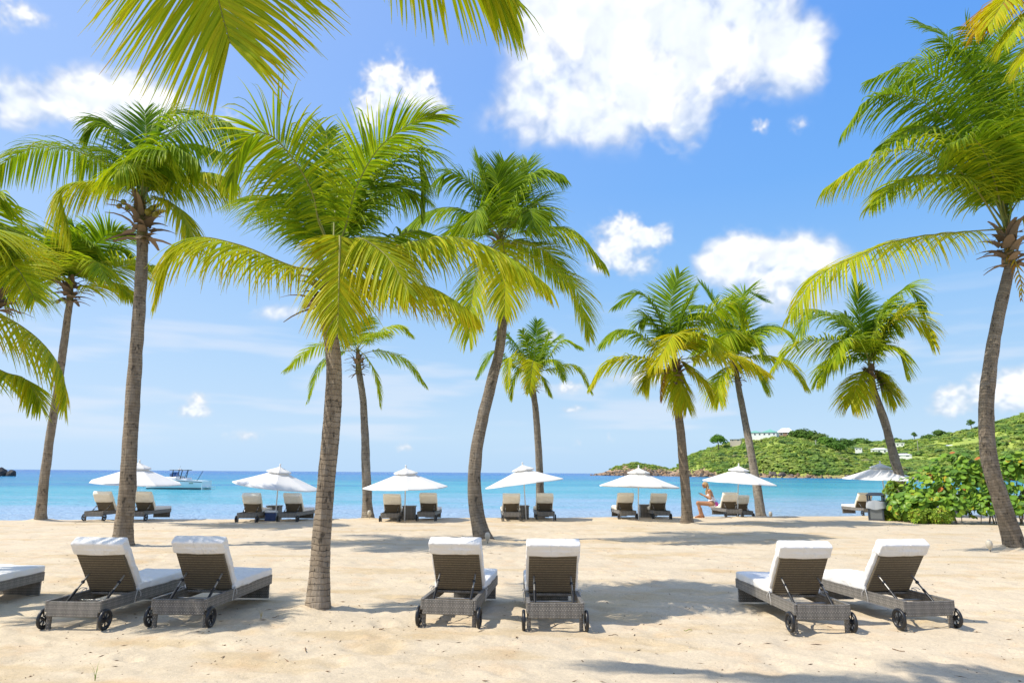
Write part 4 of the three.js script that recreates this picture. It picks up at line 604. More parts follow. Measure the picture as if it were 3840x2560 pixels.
// fine-leaved bright shrubs in front of it
function shrub(x, y, w, h, n, seed, label, lift = 0) {
  const r = rng(seed), c = G(x, y), root = thing('beach_shrub', label, 'shrub', [c.x, ground(c.x, c.z), c.z], 0, 'bright low shrubs along the hedge'), P_ = [], C_ = [], I_ = [];
  const bumps = [...Array(14)].map(() => [(r() - .5) * w * 1.7, h * (.35 + r() * .4), (r() - .6) * w * .5, w * (.2 + r() * .2)]);
  for (let i = 0; i < n; i++) {                                  // rosettes of narrow leaves
    const b = bumps[Math.floor(r() * bumps.length)], u = V(r() - .5, r() - .35, r() - .5).normalize(), k = .75 + r() * .4, o = V(b[0] + u.x * b[3] * k, Math.max(.04, b[1] + u.y * b[3] * k * .9), b[2] + u.z * b[3] * k), ax = u.clone().add(V(0, .7, 0)).normalize(), t = V(r() - .5, r() - .5, r() - .5).cross(ax).normalize(), tone = r();
    for (let q = 0; q < 5; q++) { const a = q * 1.257 + r(), s = t.clone().applyAxisAngle(ax, a), d = s.clone().multiplyScalar(.85).addScaledVector(ax, .5).normalize(), wv = ax.clone().cross(s).normalize(), L = .07 + r() * .05, b0 = P_.length / 3, W = .016 + r() * .008; const e = o.clone().addScaledVector(d, L * .55), e2 = o.clone().addScaledVector(d, L).add(V(0, -.008, 0)); for (const [v, m] of [[o, .2], [e, 1], [e, -1], [e2, .1]]) { const z = v.clone().addScaledVector(wv, W * m); P_.push(z.x, z.y, z.z); } const kk = .75 + r() * .5, cc = tone < .12 ? [.38 * kk, .32 * kk, .03] : [lerp(.2, .36, tone) * kk, lerp(.36, .48, tone) * kk, .03]; for (let z = 0; z < 4; z++) C_.push(...cc); I_.push(b0, b0 + 1, b0 + 2, b0 + 1, b0 + 3, b0 + 2); }
  }
  const g = new THREE.BufferGeometry(); g.setAttribute('position', new THREE.Float32BufferAttribute(P_, 3)); g.setAttribute('color', new THREE.Float32BufferAttribute(C_, 3)); g.setIndex(I_); g.computeVertexNormals(); const m = part('foliage', g, grapeMat, root); m.userData.kind = 'stuff';
  for (let i = 0; i < 7; i++) { const x0 = (r() - .5) * w; part('stem', tube([V(x0 * .5, -.05, -.05), V(x0 * .8, h * .3, -.05), V(x0 * 1.2, h * .6, -.1)], .009, 6, 5), stemMat, root); }
}
shrub(2070, 1198, .75, .32, 1300, 61, 'low bright green shrub spreading between the bin and the hedge palm foot'); shrub(2146, 1206, .75, .4, 1400, 63, 'low yellow-green shrub in front of the hedge, past the palm foot'); shrub(2062, 1193, .5, 1.75, 1900, 67, 'upright fine-leaved shrub overlapping the hedge palm trunk');
// ---------------------------------------------------------------- headland, scrub, houses
const HZ = (x) => 1085 + (x - 1176) * .0068;
const at = (x, d) => P(x, HZ(x), d);                            // point on that bearing at eye level
const heightOf = (x, y, d) => P(x, y, d).y;
const hills = [
  { name: 'rocky_point', x0: 1352, x1: 1580, shore: [[1352, 640], [1580, 640]], ridge: 55, ry: [[1352, 1090], [1385, 1085], [1405, 1077], [1425, 1069], [1455, 1063], [1490, 1067], [1525, 1075], [1580, 1080]], rock: .95, label: 'low rocky point with scrub at the end of the headland' },
  { name: 'headland_hill', x0: 1525, x1: 2420, shore: [[1525, 590], [1560, 545], [1620, 490], [1800, 440], [2000, 425], [2420, 380]], ridge: 130, ry: [[1525, 1090], [1545, 1080], [1562, 1066], [1580, 1053], [1620, 1035], [1660, 1024], [1720, 1010], [1790, 1004], [1840, 1006], [1880, 1015], [1920, 1026], [1960, 1040], [2000, 1050], [2100, 1060], [2420, 1066]], rock: .42, label: 'scrubby green headland with rocks at the waterline' },
  { name: 'far_hillside', x0: 1830, x1: 3200, shore: [[1830, 560], [3200, 500]], ridge: 330, ry: [[1830, 1080], [1880, 1035], [1940, 1022], [2050, 1017], [2100, 1014], [2150, 1008], [2200, 998], [2250, 988], [2300, 974], [2352, 958], [2450, 930], [2600, 905], [3200, 880]], rock: 0, label: 'higher green hillside dotted with houses' },
];
function hillPoint(h, x, t) {                                    // t: 0 shore .. 1 ridge .. 1.6 far side
  const ds = table(h.shore, x), d = ds + h.ridge * t, top = heightOf(x, table(h.ry, x), ds + h.ridge), p = at(x, d);
  const prof = t <= 1 ? (h.rock > .9 ? Math.pow(t, .55) : .82 * Math.pow(t, .62) + .18 * t) : 1 - (t - 1) ** 2 * 1.4; const rough = (fbm(p.x * .035 + 9, p.z * .035, 4, 4) - .5) * 7 * Math.min(1, Math.sin(Math.min(1, t) * 3.14) + .15) + (h.rock ? (fbm(p.x * .2, p.z * .2, 6, 3) - .5) * 4 * smooth(.3, .02, t) : 0);
  p.y = WATER - 1 + (top - WATER + 1) * prof * (top > 1 ? 1 : 0) + rough * clamp(top / 20); if (t === 0) p.y = WATER - 1.2; return p;
}
const groundMat = new THREE.MeshStandardMaterial({ vertexColors: true, roughness: 1 });
for (const h of hills) {
  const nx = 200, ny = 60, pos = [], col = [], idx = [];
  for (let j = 0; j <= ny; j++) for (let i = 0; i <= nx; i++) { const x = lerp(h.x0, h.x1, i / nx), t = j / ny * 1.6, p = hillPoint(h, x, t); pos.push(p.x, p.y, p.z); const n = fbm(p.x * .05, p.z * .05, 8, 4), hi = p.y, rk = h.rock ? smooth(.4, .62, fbm(p.x * .09 + 4, p.z * .09, 3, 4) + (h.rock > .9 ? smooth(1470, 1400, x) * .35 + .12 : .1) - hi * (h.rock > .9 ? .015 : .045) + (x < 1640 ? .12 : -.02)) : 0, g = [lerp(.22, .40, n), lerp(.31, .45, n), .06], q = fbm(p.x * .3, p.y * .5, 2, 3), rc = [lerp(.2, .46, q), lerp(.14, .3, q), lerp(.1, .18, q)]; for (let k = 0; k < 3; k++) col.push(lerp(g[k], rc[k], rk)); }
  for (let j = 0; j < ny; j++) for (let i = 0; i < nx; i++) { const a = j * (nx + 1) + i, b = a + 1, c = a + nx + 1, e = c + 1; idx.push(a, b, c, b, e, c); }
  const g = new THREE.BufferGeometry(); g.setAttribute('position', new THREE.Float32BufferAttribute(pos, 3)); g.setAttribute('color', new THREE.Float32BufferAttribute(col, 3)); g.setIndex(idx); g.computeVertexNormals(); structure(h.name, g, groundMat, h.label);
}
const scrubMat = new THREE.MeshPhysicalMaterial({ vertexColors: true, roughness: 1, transmission: .45, thickness: 0, side: THREE.DoubleSide, specularIntensity: .2 });
function clump(seed, n, size) {                                   // ball of leaf faces, unit radius
  const r = rng(seed), p = [], c = [], idx = [];
  for (let i = 0; i < n; i++) { const u = V(r() - .5, r() * .85 - .3, r() - .5).normalize(), k = Math.cbrt(.25 + .75 * r()) * (.78 + .3 * noise(u.x * 2 + seed, u.y * 2, u.z * 2)), o = u.clone().multiplyScalar(k); o.y *= .85; const nn = u.add(V(r() - .5, r() - .2, r() - .5)).normalize(), t = V(r() - .5, r() - .5, r() - .5).cross(nn).normalize(), s = nn.clone().cross(t), b = p.length / 3, a = size * (.6 + r() * .8), kk = .75 + r() * .5; for (const [m, q] of [[1, 0], [-.2, .8], [-1, 0], [.1, -.8]]) { const v = o.clone().addScaledVector(t, m * a).addScaledVector(s, q * a); p.push(v.x, v.y, v.z); c.push(kk, kk, kk); } idx.push(b, b + 1, b + 2, b, b + 2, b + 3); }
  const g = new THREE.BufferGeometry(); g.setAttribute('position', new THREE.Float32BufferAttribute(p, 3)); g.setAttribute('color', new THREE.Float32BufferAttribute(c, 3)); g.setIndex(idx); g.computeVertexNormals(); return g;
}
{
  const homes = [[1760, 575, 62], [1812, 580, 32], [1695, 575, 24], [2026, 700, 34], [2070, 780, 26], [2080, 640, 34], [1978, 690, 14], [2190, 720, 26], [2236, 720, 40], [2286, 740, 24]], r = rng(515), m = new THREE.Matrix4(), c = new THREE.Color(), q = new THREE.Quaternion(), lists = [[], [], []], tones = [[.2, .33, .07], [.27, .4, .075], [.34, .45, .08], [.38, .46, .1], [.15, .26, .075], [.36, .36, .16]];
  hills.forEach((h, hi) => { const N = [1100, 15000, 8000][hi]; for (let i = 0; i < N; i++) { const x = lerp(h.x0 + 8, Math.min(h.x1, 2460), r()), t = .03 + r() * 1.0, p = hillPoint(h, x, t); if (p.y < (hi === 0 ? 3.5 + r() * 4 : x < 1640 ? 3 + r() * 12 : 1 + r() * 3)) continue; if (hi === 0 && (x < 1400 && r() < .7)) continue; const clear = fbm(p.x * .03 + 50, p.z * .03, 7, 3); if (hi === 2 && clear > .56 && r() < .85) continue; if (hi === 1 && clear > .62 && r() < .6) continue; if (homes.some(([hx, hd, hw]) => Math.abs(x - hx) < hw * .62 + 2 && -p.z < hd + 8 && -p.z > hd - (hi === 1 ? 12 : 30))) continue; const s = (hi === 2 ? 1.5 + r() ** 4 * 4.5 : .8 + r() ** 4 * 2.6) * (hi === 0 ? .8 : 1) * (hi === 1 && t < .25 && x > 1700 ? 1.5 : 1); lists[i % 3].push([p.x, p.y + s * .15, p.z, s, r() * 6.28, .75 + r() * .4, tones[Math.min(5, Math.floor(Math.abs(fbm(p.x * .06, p.z * .06, 3, 3) * 6.4 - .9 + (r() - .5) * 3)))]]); } });
  lists.forEach((l, k) => { const im = new THREE.InstancedMesh(clump(71 + k, 70, .3), scrubMat, l.length); l.forEach(([x, y, z, s, a, f, t], i) => { q.setFromEuler(new THREE.Euler(0, a, 0)); m.compose(V(x, y, z), q, V(s * 1.1, s * f * .72, s * 1.1)); im.setMatrixAt(i, m); im.setColorAt(i, c.setRGB(...t)); }); im.name = numbered('hillside_scrub'); im.castShadow = im.receiveShadow = true; im.userData = { kind: 'stuff', label: 'dense green scrub covering the far headland', category: 'scrub' }; scene.add(im); });
  // shore rocks
  const rg = new THREE.IcosahedronGeometry(1, 1); { const p = rg.attributes.position, v = V(0, 0, 0); for (let i = 0; i < p.count; i++) { v.fromBufferAttribute(p, i); v.multiplyScalar(.75 + .5 * noise(v.x * 1.7 + 5, v.y * 1.7 + 5, v.z * 1.7 + 5)); p.setXYZ(i, v.x, v.y * .8, v.z); } rg.computeVertexNormals(); }
  const L = []; for (let i = 0; i < 1500; i++) { const k = r() < .55 ? 0 : 1, h = hills[k], x = k ? lerp(1530, r() < .7 ? 1680 : 2100, r()) : lerp(1358, 1570, r()), p = hillPoint(h, x, r() ** 1.6 * (k ? (x < 1640 ? .14 : .03) : .3)); L.push([p, (.4 + r() ** 3 * 1.8) * (k ? .9 : 1.1)]); }
  const im = new THREE.InstancedMesh(rg, std(lin(1, 1, 1), .95), L.length); L.forEach(([p, s], i) => { q.setFromEuler(new THREE.Euler(r() * 6, r() * 6, r() * 6)); m.compose(p, q, V(s, s * .8, s)); im.setMatrixAt(i, m); const k = .45 + r() * .8, w = r(); im.setColorAt(i, w < .35 ? c.setRGB(.15 * k, .125 * k, .105 * k) : c.setRGB(.33 * k, .22 * k, .13 * k)); }); im.name = 'shore_rocks'; im.userData = { kind: 'stuff', label: 'tumbled brown rocks along the foot of the headland', category: 'rocks' }; scene.add(im);
}
// trees one can tell apart on the skyline
const farBark = std(lin(.2, .16, .12), .95);
function farTree(x, d, yTop, wD, colr, seed, label, h = hills[1], flat = .9) {
  const t = (d - table(h.shore, x)) / h.ridge, g0 = hillPoint(h, x, t), H = Math.max(3, heightOf(x, yTop, d) - g0.y), W = wD / 1568 * d / 1.7, r = rng(seed), root = thing('hilltop_tree', label, 'tree', [g0.x, g0.y - .3, g0.z], 0, 'trees on the headland skyline');
  part('trunk', tube([V(0, 0, 0), V(W * .05, H * .3, 0), V(-W * .06, H * .62, 0)], Math.max(.22, H * .03), 8, 7), farBark, root);
  const list = []; for (let i = 0; i < 9; i++) { const a = i * 2.4, k = i ? Math.sqrt(i / 9) * .62 : 0, s = W * (.42 + r() * .2), g = clump(seed + i, 120, .17); g.scale(s, s * flat, s); g.translate(Math.cos(a) * k * W, H - s * flat * .8 - k * H * .3 * (.5 + r() * 1.2), Math.sin(a) * k * W); const c = g.attributes.color, kk = .8 + r() * .4; for (let q = 0; q < c.count; q++) c.setXYZ(q, c.getX(q) * colr[0] * kk, c.getY(q) * colr[1] * kk, c.getZ(q) * colr[2] * kk); list.push(g); }
  part('crown', mergeGeometries(list), scrubMat, root);
}
farTree(1653, 575, 995, 38, [0.135, 0.280, 0.032], 11, 'round tree alone on the ridge beside the low stone wall'); farTree(1850, 565, 983, 62, [0.112, 0.210, 0.032], 13, 'spreading dark tree next to the white tent-roofed house'); farTree(1880, 560, 992, 50, [0.165, 0.252, 0.048], 15, 'second spreading tree inland of the tent-roofed house'); farTree(1905, 545, 1000, 44, [0.150, 0.294, 0.040], 17, 'light green tree partway down the saddle'); farTree(1945, 545, 1004, 36, [0.112, 0.224, 0.040], 19, 'dark domed tree above the saddle'); farTree(1925, 520, 1012, 40, [0.135, 0.266, 0.040], 21, 'leafy tree below the saddle skyline');
for (const [x, y, w, s, lb] of [[1982, 1004, 46, 31, 'pale green tree on the skyline left of the hedge palm'], [2052, 1003, 28, 33, 'small tree on the skyline beside the hedge palm trunk'], [2068, 1004, 18, 35, 'round bush tree just past the hedge palm trunk'], [2110, 991, 12, 37, 'tiny lone tree standing above the grassy slope'], [2145, 995, 34, 39, 'broad tree on the slope above the white houses'], [2168, 985, 26, 41, 'flat-topped dark tree on the rising slope'], [2195, 992, 50, 43, 'yellow-green tree above the white houses by the bowed palm'], [2245, 962, 16, 45, 'small tree on the skyline touching the bowed palm'], [2328, 985, 40, 47, 'round dark tree in the clearing at the picture edge']]) farTree(x, 560 + 330 * (s === 47 ? .55 : .9), y, w, [.14, .25, .05], s, lb, hills[2]);
// houses
const plaster = std(lin(.78, .78, .76), .85), glassDark = std(lin(.05, .06, .07), .15), redBrick = std(lin(.3, .19, .13), .9), greenRoof = std(lin(.16, .42, .33), .6), whiteRoof = std(lin(.8, .81, .82), .6), greyRoof = std(lin(.5, .53, .55), .7);
function hip(w, d, h, over, y) { const a = w / 2 + over, b = d / 2 + over, k = Math.max(0, a - b), p = [-a, y, b, a, y, b, a, y, -b, -a, y, -b, -k, y + h, 0, k, y + h, 0], g = new THREE.BufferGeometry(); g.setAttribute('position', new THREE.Float32BufferAttribute(p, 3)); g.setIndex([0, 1, 5, 0, 5, 4, 1, 2, 5, 2, 3, 4, 2, 4, 5, 3, 0, 4, 0, 3, 2, 0, 2, 1]); const q = g.toNonIndexed(); q.computeVertexNormals(); return q; }
function house(o) {
  const h = hills[o.hill ?? 2], t = (o.d - table(h.shore, o.x)) / h.ridge, g0 = hillPoint(h, o.x, t), yb = o.base ? heightOf(o.x, o.base, o.d) : g0.y, w = o.w / 1568 * o.d, H = o.h / 1568 * o.d, dep = o.dep ?? w * .6, root = thing('hillside_house', o.label, 'house', [g0.x, yb, g0.z], o.turn ?? -.55, 'houses on the headland');
  part('wall', chamfer(w, H + 4, dep, .05, 0, H / 2 - 2, 0), o.wall ?? plaster, root);
  const n = o.win ?? 3; for (let i = 0; i < n; i++) { const x = (i + .5) / n * w - w / 2, ww = w / n * .42, win = part('window', chamfer(ww, H * .42, .12, .02, x, H * .55, dep / 2 + .02), whiteRoof, root); part('pane', chamfer(ww * .8, H * .34, .06, .01, x, H * .55, dep / 2 + .08), glassDark, win); }
  for (const [x, ww, hh, y] of o.roofs ?? [[0, 1, .45, 1]]) part('roof', o.flat ? chamfer(w * ww + .8, H * .12, dep + 1, .03, x * w, H * y + H * .05, 0) : hip(w * ww, dep, H * hh, .6, H * y).translate(x * w, 0, 0), o.roof ?? whiteRoof, root);
  return root;
}
house({ hill: 1, x: 1760, d: 575, w: 62, h: 9, base: 1003, win: 6, roof: greenRoof, dep: 12, roofs: [[-.28, .44, .62, 1], [.24, .5, .85, 1]], label: 'long white house with green hipped roofs on the ridge' });
house({ hill: 1, x: 1812, d: 580, w: 32, h: 10, base: 1003, win: 2, wall: redBrick, roofs: [[0, 1.1, 1.0, .95]], label: 'stone house under a white peaked tent-like roof on the ridge' });
house({ hill: 1, x: 1695, d: 575, w: 24, h: 5, base: 1014, win: 2, wall: std(lin(.5, .44, .36), .95), flat: true, roof: greyRoof, dep: 4, label: 'low pale stone wall building on the ridge by the round tree' });
house({ x: 2026, d: 700, w: 34, h: 11, base: 1043, win: 3, roof: whiteRoof, roofs: [[0, 1, .3, 1]], label: 'white house with shallow roof partly behind the hedge palm' });
house({ x: 2070, d: 780, w: 26, h: 8, base: 1026, win: 3, flat: true, label: 'flat-roofed white house above the pale roof, past the hedge palm' });
house({ x: 2080, d: 640, w: 34, h: 5, base: 1050, win: 2, roof: whiteRoof, roofs: [[0, 1, .7, 1]], label: 'house showing mostly a pale roof just above the hedge' });
house({ x: 1978, d: 690, w: 14, h: 6, base: 1035, win: 2, flat: true, roof: greyRoof, label: 'small white house among trees above the last umbrella' });
house({ x: 2190, d: 720, w: 26, h: 8, base: 1034, win: 3, roof: greyRoof, roofs: [[0, 1, .55, 1]], label: 'white gabled house just above the hedge leaves' });
house({ x: 2236, d: 720, w: 40, h: 9, base: 1036, win: 4, roof: whiteRoof, flat: true, label: 'long white house beside the bowed palm trunk' });
house({ x: 2286, d: 740, w: 24, h: 8, base: 1032, win: 2, roof: whiteRoof, roofs: [[0, 1, .5, 1]], label: 'white house on the far side of the bowed palm trunk' });
for (const [x, d, yT, lb] of [[1880, 520, 1010, 'thin pale utility pole on the saddle of the headland'], [2116, 700, 1012, 'thin utility pole on the slope above the hedge']]) { const h = d < 600 ? hills[1] : hills[2], g0 = hillPoint(h, x, (d - table(h.shore, x)) / h.ridge), H = heightOf(x, yT, d) - g0.y, t = thing('utility_pole', lb, 'pole', [g0.x, g0.y, g0.z], 0, 'utility poles on the headland'); part('post', new THREE.CylinderGeometry(.2, .28, H, 8).translate(0, H / 2, 0), std(lin(.5, .47, .42), .9), t); part('crossarm', box(2.4, .2, .2, 0, H - .8, 0), std(lin(.4, .37, .33), .9), t); }
// dark sea rocks
{ const mat = new THREE.MeshStandardMaterial({ color: lin(.045, .042, .042), roughness: .8 }); for (const [x, w, y, s, lb] of [[2, 34, 1073, 3, 'dark boulder mass in the sea cut by the picture edge'], [26, 22, 1078, 7, 'smaller dark sea boulder beside the cropped rock']]) { const d = 215, p = at(x, d), W = w / 1568 * d / 2, H = heightOf(x, y, d) - WATER, g = new THREE.IcosahedronGeometry(1, 5); const q = g.attributes.position, v = V(0, 0, 0); for (let i = 0; i < q.count; i++) { v.fromBufferAttribute(q, i); const k = .8 + .5 * (fbm(v.x * 1.6 + s, v.y * 1.6 + 4, v.z * 1.6 + 5, 4) - .3); q.setXYZ(i, v.x * W * k, v.y * H * 1.05 * k, v.z * W * k); } g.computeVertexNormals(); const m = new THREE.Mesh(g, mat); m.name = numbered('sea_rock'); m.position.set(p.x, WATER, p.z); m.userData = { label: lb, category: 'rock', group: 'dark rocks standing in the sea' }; m.castShadow = true; scene.add(m); } }
// ---------------------------------------------------------------- motor boat at anchor
{
  const c = P(404, 1122, 80), t = thing('motor_boat', 'white motor boat with dark T-top anchored off the beach', 'boat', [c.x, WATER, c.z], -.06); t.scale.setScalar(.97);
  const L = 7.3, hullMat = new THREE.MeshPhysicalMaterial({ color: lin(.78, .87, .87), roughness: .25, clearcoat: .6, clearcoatRoughness: .1, side: THREE.DoubleSide }), navy = std(lin(.02, .03, .05), .35), white = std(lin(.8, .8, .8), .4), dark = std(lin(.018, .02, .024), .45), tinted = new THREE.MeshPhysicalMaterial({ color: lin(.3, .4, .6), roughness: .05, transmission: .8, thickness: 0 });
  const sec = (u) => { const x = -L / 2 + u * L, b = 1.15 * Math.pow(Math.min(1, u * 1.9 + .02), .55), sheer = lerp(1.32, .98, u), keel = u < .12 ? lerp(.2, -.2, u / .12) : -.22; return [[x, sheer, b], [x, .55, b * .97], [x + .0, .18, b * .86], [x, .0, b * .7], [x, keel, 0.0]]; };
  const strip = (rows, f) => { const p = [], idx = [], n = 40, k = rows; for (let i = 0; i <= n; i++) for (const q of f(i / n)) p.push(...q); for (let i = 0; i < n; i++) for (let j = 0; j < k - 1; j++) { const a = i * k + j, b = a + 1, d = a + k, e = d + 1; idx.push(a, d, b, b, d, e); } const g = new THREE.BufferGeometry(); g.setAttribute('position', new THREE.Float32BufferAttribute(p, 3)); g.setIndex(idx); g.computeVertexNormals(); return g; };
  part('hull', mergeGeometries([strip(5, (u) => sec(u)), strip(5, (u) => sec(u).map(([x, y, z]) => [x, y, -z]))]), hullMat, t);
  part('transom', box(.06, 1.15, 2.25, L / 2, .42, 0), hullMat, t);
  part('deck', strip(3, (u) => { const q = sec(u)[0]; return [[q[0], q[1] - .05, q[2] * .98], [q[0], q[1] - .02, 0], [q[0], q[1] - .05, -q[2] * .98]]; }), white, t);
  for (const [nm, y0, y1] of [['rub_rail', -.1, -.17], ['waterline_stripe', -9, 0]]) part(nm, mergeGeometries([1, -1].map((s) => strip(2, (u) => { const q = sec(u); return nm === 'rub_rail' ? [[q[0][0], q[0][1] + y0, s * (q[0][2] * 1.004 + .012)], [q[0][0], q[0][1] + y1, s * (q[0][2] * 1.003 + .012)]] : [[q[2][0], .17, s * (q[2][2] + .02)], [q[2][0], .07, s * (lerp(q[2][2], q[3][2], .6) + .02)]]; }))), new THREE.MeshStandardMaterial({ color: lin(.02, .03, .05), roughness: .4, side: THREE.DoubleSide }), t);
  part('cabin_trunk', chamfer(2.0, .3, 1.5, .1, -.75, 1.28, 0), white, t); part('console', chamfer(.9, .45, 1.1, .12, .2, 1.3, 0), white, t); part('seat', chamfer(.8, .35, 1.2, .08, 1.1, 1.18, 0), white, t);
  part('windscreen', chamfer(.5, .5, 1.2, .02, 0, 0, 0).rotateZ(.6).translate(-.35, 1.62, 0), tinted, t);
  part('hardtop', chamfer(1.9, .07, 1.6, .02, .35, 2.22, 0), dark, t);
  for (const z of [-.65, .65]) { part('top_post', chamfer(.1, 1.05, .06, .02, 0, 0, 0).rotateZ(-.18).translate(.82, 1.75, z), dark, t); part('top_post', chamfer(.1, .9, .06, .02, 0, 0, 0).rotateZ(-.1).translate(-.25, 1.8, z), dark, t); }
  part('fishing_rod', rod([2.9, 1.0, .9], [3.55, 2.15, .9], .03), navy, t); part('fishing_rod', rod([1.3, 1.2, .8], [1.6, 2.25, .8], .025), navy, t); part('antenna', join([rod([.2, 2.25, .2], [.42, 2.75, .2], .025), new THREE.SphereGeometry(.1, 10, 8).scale(1, .6, 1).translate(.1, 2.3, 0), chamfer(.35, .12, .2, .03, .25, 2.31, 0)]), white, t);
  part('swim_platform', chamfer(.75, .08, 1.8, .02, L / 2 + .3, .28, 0), hullMat, t); part('side_vent', chamfer(.5, .14, .03, .01, 2.35, .72, 1.155), std(lin(.16, .3, .27), .4), t); part('bow_anchor', chamfer(.14, .3, .12, .03, -L / 2 - .08, 1.2, 0), greyMetal, t);
  part('mooring_line', rod([-2.75, 1.28, 1.0], [-3.45, .2, .95], .02), navy, t);
}
// ---------------------------------------------------------------- woman on the lounger
function capsules(list, k, res, box3, colorOf) {               // smooth union of tapered capsules -> one mesh
  const mc = new MarchingCubes(res, undefined, false, false, 220000); mc.isolation = 0; const size = box3.getSize(V(0, 0, 0)), half = Math.max(size.x, size.y, size.z) / 2, ctr = box3.getCenter(V(0, 0, 0)), p = V(0, 0, 0), ab = V(0, 0, 0), ap = V(0, 0, 0);
  for (let z = 0; z < res; z++) for (let y = 0; y < res; y++) for (let x = 0; x < res; x++) {
    p.set((x - res / 2) / (res / 2) * half + ctr.x, (y - res / 2) / (res / 2) * half + ctr.y, (z - res / 2) / (res / 2) * half + ctr.z);
    let s = 0; for (const [a, b, ra, rb, sq = 1] of list) { ab.copy(b).sub(a); ap.copy(p).sub(a); const t = clamp(ap.dot(ab) / Math.max(1e-9, ab.lengthSq())); ap.addScaledVector(ab, -t); ap.z /= sq; const d = ap.length() - lerp(ra, rb, t); s += Math.exp(-d / k); if (d > 8 * k && s < 1e-9) continue; }
    mc.field[z * res * res + y * res + x] = s > 0 ? k * Math.log(s) : -1;
  }
  mc.update(); const n = mc.count, pos = new Float32Array(n * 3), nor = new Float32Array(n * 3); for (let i = 0; i < n; i++) for (let q = 0; q < 3; q++) { pos[3 * i + q] = mc.positionArray[3 * i + q] * half + ctr.getComponent(q); nor[3 * i + q] = mc.normalArray[3 * i + q]; }
  let g = new THREE.BufferGeometry(); g.setAttribute('position', new THREE.BufferAttribute(pos, 3)); g = mergeVertices(g, 1e-5); g.computeVertexNormals(); return g;
}
{
  // local axes: she faces -x, origin on the sand below her hips
  const o = P(1636, 1187, 26.75), gy = ground(o.x, o.z), root = thing('person', 'seated woman in white swimsuit with blonde braids, looking down at her phone', 'person', [o.x, gy, o.z], -.12);
  const hipL = V(0, .52, .12), hipR = V(0, .52, -.1), kL = V(-.52, .56, .13), kR = V(-.5, .53, -.06), aL = V(-.45, .1, .13), aR = V(-.34, .09, -.02), tL = V(-.64, .035, .15), tR = V(-.53, .03, 0), waist = V(.03, .68, .01), chest = V(-.01, .92, .01), neck = V(-.06, 1.08, .01), head = V(-.115, 1.205, .01), sL = V(-.01, 1.0, .17), sR = V(-.01, 1.0, -.15), eL = V(-.04, .73, .23), eR = V(-.06, .73, -.2), wL = V(-.26, .84, .13), wR = V(-.27, .86, -.07);
  for (const v of [chest, neck, head, sL, sR, eL, eR, wL, wR]) v.x -= (v.y - .6) * .16;
  const lean = (l) => { const seen = new Set([chest, neck, head, sL, sR, eL, eR, wL, wR, waist, hipL, hipR, kL, kR, aL, aR, tL, tR]); for (const q of l) for (const v of [q[0], q[1]]) if (!seen.has(v)) { seen.add(v); if (v.y > .62) v.x -= (v.y - .6) * .16; } return l; };
  const torso = [[hipL, hipR, .115, .115], [V(0, .52, 0), waist, .125, .105], [waist, chest, .1, .115], [sL, sR, .07, .07], [chest, V(-.02, 1.0, .01), .11, .08], [V(-.075, .9, .07), V(-.075, .9, -.05), .06, .06]];
  const body = [...torso, [hipL, kL, .098, .062], [hipR, kR, .098, .062], [kL, V(-.47, .34, .13), .06, .057], [V(-.47, .34, .13), aL, .057, .036], [kR, V(-.42, .32, -.03), .06, .057], [V(-.42, .32, -.03), aR, .057, .036], [aL, tL, .038, .024], [aR, tR, .038, .024], [V(-.44, .05, .13), V(-.42, .04, .13), .035, .03], [V(-.32, .045, -.02), V(-.30, .04, -.02), .035, .03], [V(-.03, 1.0, .01), neck, .05, .048], [sL, eL, .05, .038], [sR, eR, .05, .038], [eL, wL, .037, .024], [eR, wR, .037, .024]];
  const headList = [[V(-.105, 1.215, .01), V(-.135, 1.235, .01), .085, .082], [V(-.13, 1.16, .01), V(-.165, 1.125, .01), .062, .035], [V(-.20, 1.185, .01), V(-.212, 1.165, .01), .012, .015], [V(-.185, 1.128, .022), V(-.185, 1.128, -.002), .012, .012], [V(-.1, 1.19, .093), V(-.1, 1.17, .093), .014, .012], [V(-.1, 1.19, -.073), V(-.1, 1.17, -.073), .014, .012]];
  const hand = (w, dir, s) => { const q = [], palm = w.clone().addScaledVector(dir, .075); q.push([w, palm, .022, .026, 1]); const side = V(0, .25, s).normalize(); for (let i = 0; i < 4; i++) { const b = palm.clone().addScaledVector(side, (i - 1.5) * .019), l = [.03, .036, .034, .026][i], m = b.clone().addScaledVector(dir, l).add(V(0, .004, 0)), e = m.clone().addScaledVector(dir, l * .7).add(V(0, .018, -s * .006)); q.push([b, m, .0095, .009], [m, e, .009, .0075]); } const tb = w.clone().addScaledVector(dir, .03).add(V(0, .02, -s * .01)), tm = tb.clone().addScaledVector(dir, .03).add(V(0, .02, -s * .012)); q.push([tb, tm, .012, .01], [tm, tm.clone().addScaledVector(dir, .028), .01, .008]); return q; };
  const dL = V(-.82, .25, -.35).normalize(), dR = V(-.86, .2, .25).normalize(), b3 = (a, b) => new THREE.Box3(V(...a), V(...b));
  const gBody = capsules(lean(body), .014, 104, b3([-.72, -.02, -.5], [.3, 1.36, .5])), gHead = capsules(lean(headList), .008, 72, b3([-.37, 1.05, -.12], [.02, 1.36, .14])), gL = capsules(hand(wL, dL, 1), .0035, 72, b3([-.52, .78, 0], [-.26, 1, .2])), gR = capsules(hand(wR, dR, -1), .0035, 72, b3([-.52, .78, -.15], [-.26, 1, .08]));
  const skin = new THREE.MeshPhysicalMaterial({ color: lin(.45, .22, .115), roughness: .5 }), suit = std(lin(.78, .77, .82), .8), hairMat = std(lin(.45, .30, .13), .6);
  part('body', mergeGeometries([gBody, gHead, gL, gR]), skin, root);
